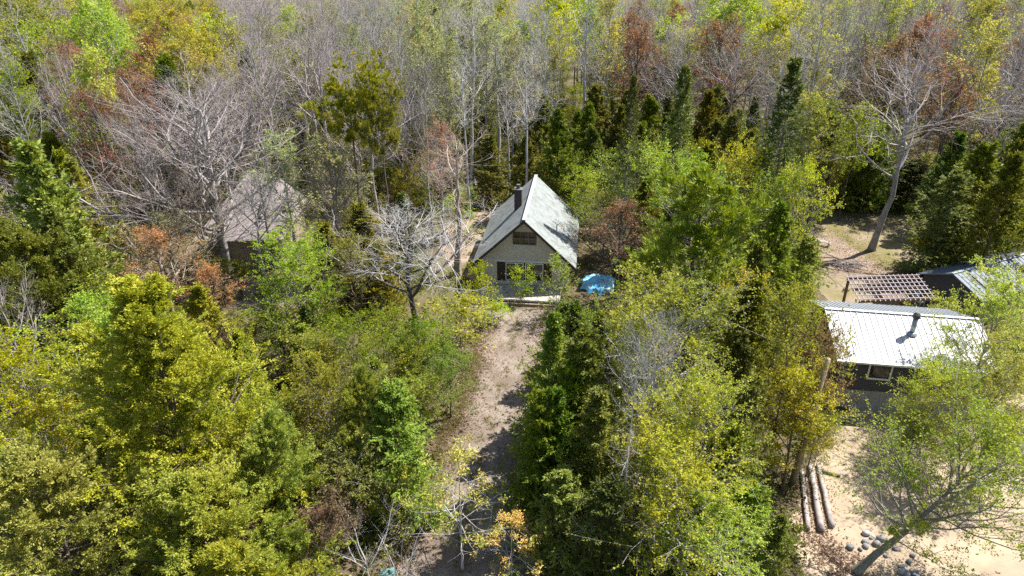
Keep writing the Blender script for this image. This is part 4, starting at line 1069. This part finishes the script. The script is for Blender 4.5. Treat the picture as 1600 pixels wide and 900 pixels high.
# ------------------------------------------------------------------ the forest between and behind them
CLEAR = [(480, 740, 690, 900, 26), (150, 365, 345, 430, 44), (1225, 645, 1300, 835, 32), (530, 340, 730, 520, 44), (485, 85, 625, 250, 56), (1225, 100, 1262, 240, 52), (1060, 110, 1085, 230, 55), (980, 120, 1003, 220, 55), (1345, 60, 1500, 250, 66),   # (x0, y0, x1, y1, distance): nothing nearer than distance may cover these parts of the view
    (735, 272, 915, 480, 60), (925, 420, 965, 450, 60), (1290, 330, 1470, 480, 60), (1290, 465, 1540, 660, 40),
    (690, 480, 835, 900, 60), (1262, 640, 1600, 900, 60), (1480, 395, 1600, 440, 55), (352, 268, 455, 385, 60), (1285, 315, 1420, 400, 72), (385, 440, 430, 465, 60)]
def blocked(x, y, h, wd):
    x0, yb, d0 = proj(x, y, 0); x1, yt, d1 = proj(x, y, h)
    hw = wd / 2 * FOC / ((d0 + d1) / 2) * 0.8
    xm = (x0 + x1) / 2
    for a, b_, c, d, dist in CLEAR:
        if y < dist and xm + hw > a and xm - hw < c and yt < d and yb > b_: return True
    return False
FOOT = [(1.0 - 0.5, 59, 5.5, 8), (24, 39, 6.5, 6), (-25, 62, 7.5, 8), (29.5, 48, 4.5, 4), (41, 51, 9, 5)]
def free(x, y, r):
    for a, b_, rx, ry in FOOT:
        if abs(x - a) < rx and abs(y - b_) < ry: return False
    for a, b_, q, hh in PLACED:
        if (x - a) ** 2 + (y - b_) ** 2 < (r + q * 0.55) ** 2: return False
    return True
def pick(rg, opts):
    t = rg.random() * sum(o[0] for o in opts)
    for o in opts:
        t -= o[0]
        if t <= 0: return o
    return opts[-1]
# kinds: weight, protos, name, leaf, bark, wood words
A_ = ('aspen', 3); 
def KD(wt, proto, n, name, leaf, bark, words, wr=None): return (wt, proto, n, name, leaf, bark, words, wr)
def zone(px, py):
    g = 1.0
    if px < 70: return 'at the far upper left', [KD(2, 'tall', 2, 'leafing_aspen', 'olive', 'pale', 'pale green leafing aspen'), KD(3, 'cedar', 3, 'cedar_tree', 'cedarolive', 'brown', 'olive cedar'), KD(2, 'aspen', 5, 'bare_aspen', 'sage', 'pale', 'bare grey aspen')]
    if px < 190: return 'in the upper left forest', [KD(3, 'budmaple', 2, 'budding_maple', 'russet', 'brown', 'red budding maple'), KD(3, 'maple', 5, 'bare_maple', 'sage', 'pink', 'bare rosy grey maple'), KD(1, 'tall', 2, 'leafing_aspen', 'fresh', 'pale', 'pale green leafing aspen'), KD(1, 'cedar', 3, 'cedar_tree', 'forest', 'brown', 'green cedar')]
    if px < 330:
        if py < 45: return 'along the top edge on the left', [KD(4, 'budpoplar', 2, 'budding_poplar', 'yellow', 'brown', 'yellow green budding poplar'), KD(1, 'budmaple', 2, 'budding_maple', 'russet', 'brown', 'red budding maple'), KD(1, 'cedar', 3, 'cedar_tree', 'forest', 'brown', 'green cedar')]
        if py < 130: return 'above the forked bare tree', [KD(4, 'budmaple', 2, 'budding_maple', 'russet', 'brown', 'red budding maple'), KD(2, 'maple', 5, 'bare_maple', 'sage', 'pink', 'bare rosy grey maple')]
        return 'behind the forked bare tree', [KD(3, 'maple', 5, 'bare_maple', 'sage', 'pink', 'bare rosy grey maple'), KD(1, 'budpoplar', 2, 'budding_poplar', 'sage', 'tan', 'grey green budding poplar'), KD(1, 'aspen', 5, 'bare_aspen', 'sage', 'pale', 'bare grey aspen')]
    if px < 600:
        if py > 200: return 'round the bungalow', [KD(3, 'maple', 5, 'bare_maple', 'sage', 'tan', 'bare tan maple'), KD(2, 'budpoplar', 2, 'budding_poplar', 'sage', 'tan', 'grey green budding poplar'), KD(1, 'aspen', 5, 'bare_aspen', 'sage', 'pale', 'bare grey aspen')]
        return 'beyond the bungalow and umbrella pine', [KD(4, 'maple', 5, 'bare_maple', 'sage', 'pink', 'bare rosy grey maple'), KD(3, 'aspen', 5, 'bare_aspen', 'sage', 'pale', 'bare grey aspen'), KD(2, 'budpoplar', 2, 'budding_poplar', 'olive', 'tan', 'olive budding poplar'), KD(1.2, 'cedar', 3, 'cedar_tree', 'forest', 'brown', 'green cedar'), KD(.3, 'tall', 2, 'leafing_aspen', 'lime', 'pale', 'lime leafing aspen')]
    if px < 705:
        return 'between umbrella pine and pale stand', [KD(2.2, 'budaspen', 2, 'budding_aspen', 'sage', 'green', 'grey green budding aspen'), KD(3.5, 'aspen', 5, 'bare_aspen', 'sage', 'pale', 'bare pale aspen'), KD(1, 'budmaple', 2, 'budding_maple', 'pinkbud', 'pink', 'pink budding maple')]
    if px < 850: return 'in the dense pale stand behind the chalet', [KD(.25, 'tall', 2, 'leafing_aspen', 'lime', 'pale', 'lime leafing aspen'), KD(.7, 'cedar', 3, 'cedar_tree', 'cedarolive', 'brown', 'olive cedar'), KD(7, 'aspen', 5, 'bare_aspen', 'sage', 'silver', 'bare silvery aspen'), KD(1.3, 'budaspen', 2, 'budding_aspen', 'sage', 'pale', 'grey green budding aspen')]
    if px < 960:
        if py < 100: return 'along the top edge right of the pale stand', [KD(4, 'aspen', 5, 'bare_aspen', 'sage', 'silver', 'bare grey aspen'), KD(1, 'tall', 2, 'leafing_aspen', 'lime', 'pale', 'fresh green leafing aspen'), KD(2, 'budaspen', 2, 'budding_aspen', 'pale', 'green', 'pale green budding aspen')]
        return 'in the dark cedars behind the chalet', [KD(5, 'cedar', 3, 'cedar_tree', 'cedarolive', 'brown', 'olive cedar'), KD(1, 'aspen', 5, 'bare_aspen', 'sage', 'pale', 'bare grey aspen')]
    if px < 1140:
        if py < 60: return 'along the top edge in the middle right', [KD(1.2, 'budmaple', 2, 'budding_maple', 'brown', 'brown', 'brown budding maple'), KD(1, 'cedar', 3, 'cedar_tree', 'green', 'brown', 'fresh green cedar'), KD(1.3, 'aspen', 5, 'bare_aspen', 'sage', 'silver', 'bare silvery aspen'), KD(1.2, 'tall', 2, 'leafing_aspen', 'fresh', 'pale', 'fresh green leafing aspen'), KD(2, 'maple', 5, 'bare_maple', 'sage', 'pink', 'bare rosy grey maple')]
        if py < 110: return 'above the spruce spires', [KD(1.6, 'tall', 2, 'leafing_aspen', 'olive', 'pale', 'olive leafing aspen'), KD(2, 'aspen', 5, 'bare_aspen', 'sage', 'pale', 'bare grey aspen'), KD(2, 'maple', 5, 'bare_maple', 'sage', 'pink', 'bare rosy grey maple')]
        return 'among the spruce spires', [KD(5, 'cedar', 3, 'cedar_tree', 'cedarolive', 'brown', 'olive cedar'), KD(2, 'cedar', 3, 'cedar_tree', 'forest', 'brown', 'green cedar')]
    if px < 1350:
        if py < 120: return 'above the tallest spruce spire', [KD(1.6, 'tall', 2, 'leafing_aspen', 'fresh', 'pale', 'bright green leafing aspen'), KD(2, 'aspen', 5, 'bare_aspen', 'sage', 'pale', 'bare grey aspen'), KD(1.5, 'budaspen', 2, 'budding_aspen', 'pale', 'green', 'pale green budding aspen'), KD(1.5, 'maple', 5, 'bare_maple', 'sage', 'pink', 'bare rosy grey maple')]
        return 'round the tallest spruce spire', [KD(3, 'cedar', 3, 'cedar_tree', 'forest', 'brown', 'green cedar'), KD(1, 'tall', 2, 'leafing_aspen', 'olive', 'pale', 'olive leafing aspen'), KD(2, 'aspen', 5, 'bare_aspen', 'sage', 'pale', 'bare grey aspen')]
    if py < 130: return 'in the upper right corner', [KD(4, 'maple', 5, 'bare_maple', 'sage', 'pink', 'bare rosy grey maple'), KD(3, 'aspen', 5, 'bare_aspen', 'sage', 'pale', 'bare grey aspen'), KD(1.5, 'budmaple', 2, 'budding_maple', 'brown', 'brown', 'brown budding maple'), KD(1.8, 'cedar', 3, 'cedar_tree', 'forest', 'brown', 'green cedar'), KD(.4, 'tall', 2, 'leafing_aspen', 'lime', 'pale', 'lime leafing aspen'), KD(1.5, 'budaspen', 2, 'budding_aspen', 'pale', 'green', 'pale green budding aspen')]
    return 'behind the clearing and the shed', [KD(4, 'cedar', 3, 'cedar_tree', 'forest', 'brown', 'dark green cedar'), KD(2, 'budpoplar', 2, 'budding_poplar', 'olive', 'brown', 'olive budding poplar'), KD(1, 'aspen', 5, 'bare_aspen', 'sage', 'grey', 'bare grey aspen')]

rf = random.Random(77)
COUNT = {}
FILL = []
def fill_tree(x, y, under):
    h = (rf.uniform(14.5, 20.5) if y < 74 else rf.uniform(17, 23.5) if y < 150 else rf.uniform(15, 20.5)) if not under else rf.uniform(5, 9.5)
    px, py, d = proj(x, y, h)
    if px < -150 or px > 1750 or py > 960: return
    if py < -130: h = max(13, h - 4); px, py, d = proj(x, y, h)
    if py < -170: return
    if under:
        mx, my, _ = proj(x, y, h)
        dark = 850 < mx < 1350
        k = pick(rf, [KD(5, 'cedar', 3, 'understorey_cedar', 'cedar', 'brown', 'low yellow cedar'), KD(4, 'leafy', 3, 'understorey_bush', 'green', 'brown', 'low green bush'), KD(3, 'leafy', 3, 'understorey_bush', 'lime', 'brown', 'low lime bush'), KD(1.5, 'spruce', 2, 'understorey_spruce', 'green', 'brown', 'low green spruce'), KD(1, 'sapling', 2, 'understorey_sapling', 'fresh', 'grey', 'pale green sapling')] if y < 47 else [KD(5, 'cedar', 3, 'understorey_cedar', 'cedarolive' if not dark else 'forest', 'brown', 'low cedar'), KD(3, 'leafy', 3, 'understorey_bush', 'olive', 'brown', 'low olive bush'), KD(2, 'budshrub', 2, 'understorey_shrub', 'sage', 'grey', 'low grey green shrub'), KD(1.2, 'sapling', 2, 'understorey_sapling', 'fresh', 'grey', 'pale green sapling'), KD(.9, 'spruce', 2, 'understorey_spruce', 'forest', 'brown', 'low spruce')])
        z = 'under the trees ' + ('on the left' if mx < 560 else 'near the pale stand' if mx < 860 else 'behind the chalet side' if mx < 1150 else 'on the right')
        if k[1] in ('sapling',): h *= .6
    else:
        z, o = zone(px, py); k = pick(rf, o)
        if k[1] == 'cedar': h *= .72
        if k[1] == 'budmaple' or k[1] == 'budpoplar': h *= .88
    if k[2]: pn = k[1] + str(rf.randrange(k[2]))
    else: pn = k[1]
    P = PROTO[pn]; wd = P.W * h / P.H * rf.uniform(.85, 1.15) * (1.3 if under else 1)
    if k[1] in ('maple', 'budmaple', 'budpoplar'): wd *= .8 if y < 70 else .95
    if not under and y > 74: wd *= 1.12
    if not free(x, y, wd * 0.17): return
    if blocked(x, y, h, wd): return
    if not under and ((850 < px < 1210 and y < 90) or (1210 <= px < 1360 and y < 66) or (px > 1450 and y < 70)):
        k = pick(rf, [KD(5, 'cedar', 3, 'cedar_tree', 'cedarolive', 'brown', 'olive cedar'), KD(3, 'cedar', 3, 'cedar_tree', 'forest', 'brown', 'green cedar'), KD(1.0, 'cedar', 3, 'cedar_tree', 'green', 'brown', 'fresh green cedar'), KD(.8, 'spruce', 2, 'spruce_tree', 'forest', 'brown', 'green spruce'), KD(1.0, 'leafy', 3, 'thicket_tree', 'olive', 'brown', 'olive bushy tree')])
        h = rf.uniform(8.5, 12.5); pn = k[1] + str(rf.randrange(k[2])); P = PROTO[pn]; wd = P.W * h / P.H * rf.uniform(.9, 1.25)
        if blocked(x, y, h, wd): return
    if not under and 470 < px < 650 and y < 100:
        k = pick(rf, [KD(3, 'maple', 5, 'bare_maple', 'sage', 'pink', 'bare rosy grey maple'), KD(3, 'aspen', 5, 'bare_aspen', 'sage', 'pale', 'bare grey aspen')])
        pn = k[1] + str(rf.randrange(k[2])); P = PROTO[pn]; wd = P.W * h / P.H * rf.uniform(.8, 1.0)
        if blocked(x, y, h, wd): return
    if not under and px < 260 and y < 58:
        k = pick(rf, [KD(4, 'cedar', 3, 'cedar_tree', 'cedarolive', 'brown', 'olive cedar'), KD(2, 'cedar', 3, 'cedar_tree', 'cedar', 'brown', 'yellow green cedar'), KD(2, 'maple', 5, 'bare_maple', 'sage', 'pink', 'bare rosy grey maple'), KD(1, 'budpoplar', 2, 'budding_poplar', 'olive', 'brown', 'olive budding poplar')])
        h = rf.uniform(9, 13); pn = k[1] + str(rf.randrange(k[2])); P = PROTO[pn]; wd = P.W * h / P.H * rf.uniform(.9, 1.2)
        if blocked(x, y, h, wd): return
    n = k[3]
    if COUNT.get(n, 0) >= 290: return
    COUNT[n] = COUNT.get(n, 0) + 1
    lab = k[6] + ' ' + z
    e = place(pn, n, x, y, h, wd, k[4], k[5], label=lab, cat=n.replace('_', ' '), group=k[6] + 's ' + z)
    FILL.append((e, k[6], x, y, h))
    PLACED.append((x, y, wd * (.26 if not under else .2), h))
cells = []
y = 19.0
while y < 225:
    sp = 3.6 + y * 0.016
    d = y * .9 + 8
    half = 0.86 * d + 6
    n = int(2 * half / sp)
    for i in range(n):
        x = -half + (i + rf.random()) * sp
        cells.append((x, y + rf.uniform(-.5, .5) * sp))
    y += sp
for (x, y) in cells: fill_tree(x, y, False)
for (x, y) in cells:
    if y < 115: fill_tree(x + rf.uniform(-2.2, 2.2), y + rf.uniform(-2.2, 2.2), True)
for (x, y) in cells:
    if 40 < y < 125 and rf.random() < .5: fill_tree(x + rf.uniform(-2.2, 2.2), y + rf.uniform(-2.2, 2.2), True)
# each of them is told apart by the landmark it stands next to in the view
LANDMARK = [(100, 120, 'far left red maple'), (228, 80, 'brick red maple'), (290, 250, 'great forked tree'), (545, 120, 'umbrella pine'), (410, 320, 'bungalow roof'), (450, 400, 'round lime tree'),
            (625, 420, 'silver bare tree'), (830, 350, 'chalet roof'), (998, 270, 'bright lime tree'), (1108, 350, 'feathery pine'), (1246, 180, 'tallest spruce spire'), (1072, 170, 'green spruce spire'),
            (992, 170, 'half dead spire'), (1258, 300, 'bright yellow tree'), (1430, 160, 'leaning bare maple'), (1503, 170, 'rust red maple'), (1350, 380, 'clearing'), (1390, 450, 'pergola'), (1550, 430, 'metal shed'),
            (1415, 530, 'white roof'), (215, 600, 'largest cedar'), (60, 780, 'corner cedar'), (75, 380, 'left edge cedar'), (235, 400, 'orange maple'), (455, 800, 'brown shrub'), (632, 680, 'bright hemlock'),
            (740, 620, 'dirt drive'), (866, 560, 'slender spruce'), (1000, 700, 'dead fir'), (1050, 500, 'large olive birch'), (1100, 740, 'lime birch'), (1270, 520, 'rusty maple'), (1270, 780, 'long logs'), (937, 436, 'blue pool cover'), (760, 200, 'gap above the chalet')]
buckets = {}
for (e, words, x, y, h) in FILL:
    px, py, d = proj(x, y, h * .7)
    l = min(LANDMARK, key=lambda q: (q[0] - px) ** 2 + ((q[1] - py) * 1.4) ** 2)
    dx, dy = px - l[0], py - l[1]
    side = 'left of' if dx < -abs(dy) * .5 else 'right of' if dx > abs(dy) * .5 else ''
    far = 'far ' if math.hypot(dx, dy) > 170 else ''
    if side and abs(dy) > abs(dx) * .6: ds = ('up and ' if dy < 0 else 'down and ') + side
    elif side: ds = side
    else: ds = 'straight above' if dy < 0 else 'straight below'
    buckets.setdefault((words, far + ds + ' the ' + l[2]), []).append((y, e))
ORD = ['nearest', 'second nearest', 'third nearest', 'fourth nearest', 'fifth nearest', 'sixth nearest', 'seventh nearest', 'eighth nearest', 'ninth nearest', 'tenth nearest', 'eleventh nearest', 'twelfth nearest'] + [w_ + ' nearest' for w_ in 'thirteenth fourteenth fifteenth sixteenth seventeenth eighteenth nineteenth twentieth twenty-first twenty-second twenty-third twenty-fourth twenty-fifth'.split()]
for (words, where), lst in buckets.items():
    lst.sort(key=lambda q: q[0])
    for i, (yy, e) in enumerate(lst):
        if len(lst) == 1: e['label'] = words + ' ' + where
        elif i < 25: e['label'] = ORD[i] + ' ' + words + ' ' + where
        else: e['label'] = 'farthest ' + words + ' ' + where
print('fill', COUNT, len(cells))

# ------------------------------------------------------------------ low growth and fallen leaves on the forest floor
def undergrowth():
    rg = np.random.default_rng(9)
    n = 5200
    y = 18 + 95 * rg.random(n) ** 1.3; x = (rg.random(n) * 2 - 1) * (0.8 * (y * .9 + 8) + 3)
    keep = np.ones(n, bool)
    for i in range(n):
        px, py, d = proj(x[i], y[i], 0)
        if py > 478 and 745 - (py - 560) * .40 < px < 838: keep[i] = False
        if 1250 < px and py > 560: keep[i] = False
        if 1262 < px < 1480 and 315 < py < 560: keep[i] = rg.random() < .06
        for a, b_, rx, ry in FOOT[:3] + FOOT[4:]:
            if abs(x[i] - a) < rx - 1 and abs(y[i] - b_) < ry - 1: keep[i] = False
    x = x[keep]; y = y[keep]; n = len(x); m = 34
    s = rg.uniform(.25, .9, n)
    p = np.stack([x, y, np.zeros(n)], 1)[:, None] + rg.normal(0, 1, (n, m, 3)) * np.array([.45, .45, .0]) * s[:, None, None] + np.abs(rg.normal(0, 1, (n, m, 1))) * np.array([0, 0, .45]) * s[:, None, None]
    p = p.reshape(-1, 3); p[:, 2] += .04
    V, F = leaf_quads(rg, p, rg.normal(0, 1, p.shape), .17, .11, .3, .5)
    me = np_mesh('undergrowth', V, [F], LEAF, tones(rg, p, amt=.6, scale=.2))
    o = link('undergrowth', me); o.color = (0.15, 0.165, 0.035, 1); tag(o, 'low green and olive undergrowth on the forest floor', 'undergrowth', kind='stuff')
undergrowth()
def litter():
    rg = np.random.default_rng(19)
    n = 26000
    a = rg.random(n); pts = []
    # along the drive edges, round the yard edge and in the clearing
    def strip(pl, n, sd):
        k = rg.integers(0, len(pl) - 1, n); t = rg.random(n)[:, None]
        P0 = np.array([tuple(G(*q)) for q in pl]); return P0[k] * (1 - t) + P0[k + 1] * t + np.stack([rg.normal(0, sd, n), rg.normal(0, sd, n), np.zeros(n)], 1)
    p = np.concatenate([strip([(755, 500), (750, 560), (724, 640), (688, 720), (650, 800), (630, 880)], 11000, .7), strip([(850, 500), (848, 560), (838, 620), (828, 700), (832, 780), (840, 870)], 7000, .9),
strip([(1262, 740), (1262, 800), (1290, 870), (1340, 890)], 3000, .6), strip([(1290, 350), (1340, 400), (1400, 440), (1470, 470)], 7000, 1.6)])
    p[:, 2] = rg.uniform(.012, .05, len(p))
    V, F = leaf_quads(rg, p, rg.normal(0, 1, p.shape) * np.array([1, 1, .2]), .10, .07, .6, .75)
    o = link('fallen_leaves', np_mesh('fallen_leaves', V, [F], LEAF, rg.random(len(p)))); o.color = (0.27, 0.18, 0.13, 1)
    tag(o, 'brown fallen leaves scattered along the drive and clearing', 'fallen leaves', kind='stuff')
litter()

def grass_strip():
    rg = np.random.default_rng(29)
    pl = np.array([tuple(G(*q)) for q in [(812, 490), (795, 560), (772, 640), (748, 720), (730, 800), (722, 900)]])
    n = 200; k = rg.integers(0, len(pl) - 1, n); t = rg.random(n)[:, None]
    c = pl[k] * (1 - t) + pl[k + 1] * t + np.stack([rg.normal(0, .22, n), rg.normal(0, .2, n), np.zeros(n)], 1)
    e = np.array([tuple(G(*q)) for q in [(752, 490), (748, 560), (722, 640), (684, 720), (648, 800), (630, 880)]])
    k = rg.integers(0, len(e) - 1, 900); t = rg.random(900)[:, None]
    c = np.concatenate([c, e[k] * (1 - t) + e[k + 1] * t + np.stack([rg.normal(-.2, .35, 900), rg.normal(0, .3, 900), np.zeros(900)], 1)])
    m = 14; p = np.repeat(c, m, 0) + rg.normal(0, .09, (len(c) * m, 3)) * np.array([1, 1, 0]); p[:, 2] = .01
    d = norm(rg.normal(0, .6, p.shape) * np.array([1, 1, .3]) + np.array([0, 0, .7]))
    V, F = leaf_quads(rg, p, d, .13, .03, .95, .1)
    o = link('grass_tufts', np_mesh('grass_tufts', V, [F], LEAF, rg.random(len(p)))); o.color = (0.25, 0.22, 0.09, 1)
    tag(o, 'thin grass tufts along the middle and verge of the dirt drive', 'grass', kind='stuff')
grass_strip()
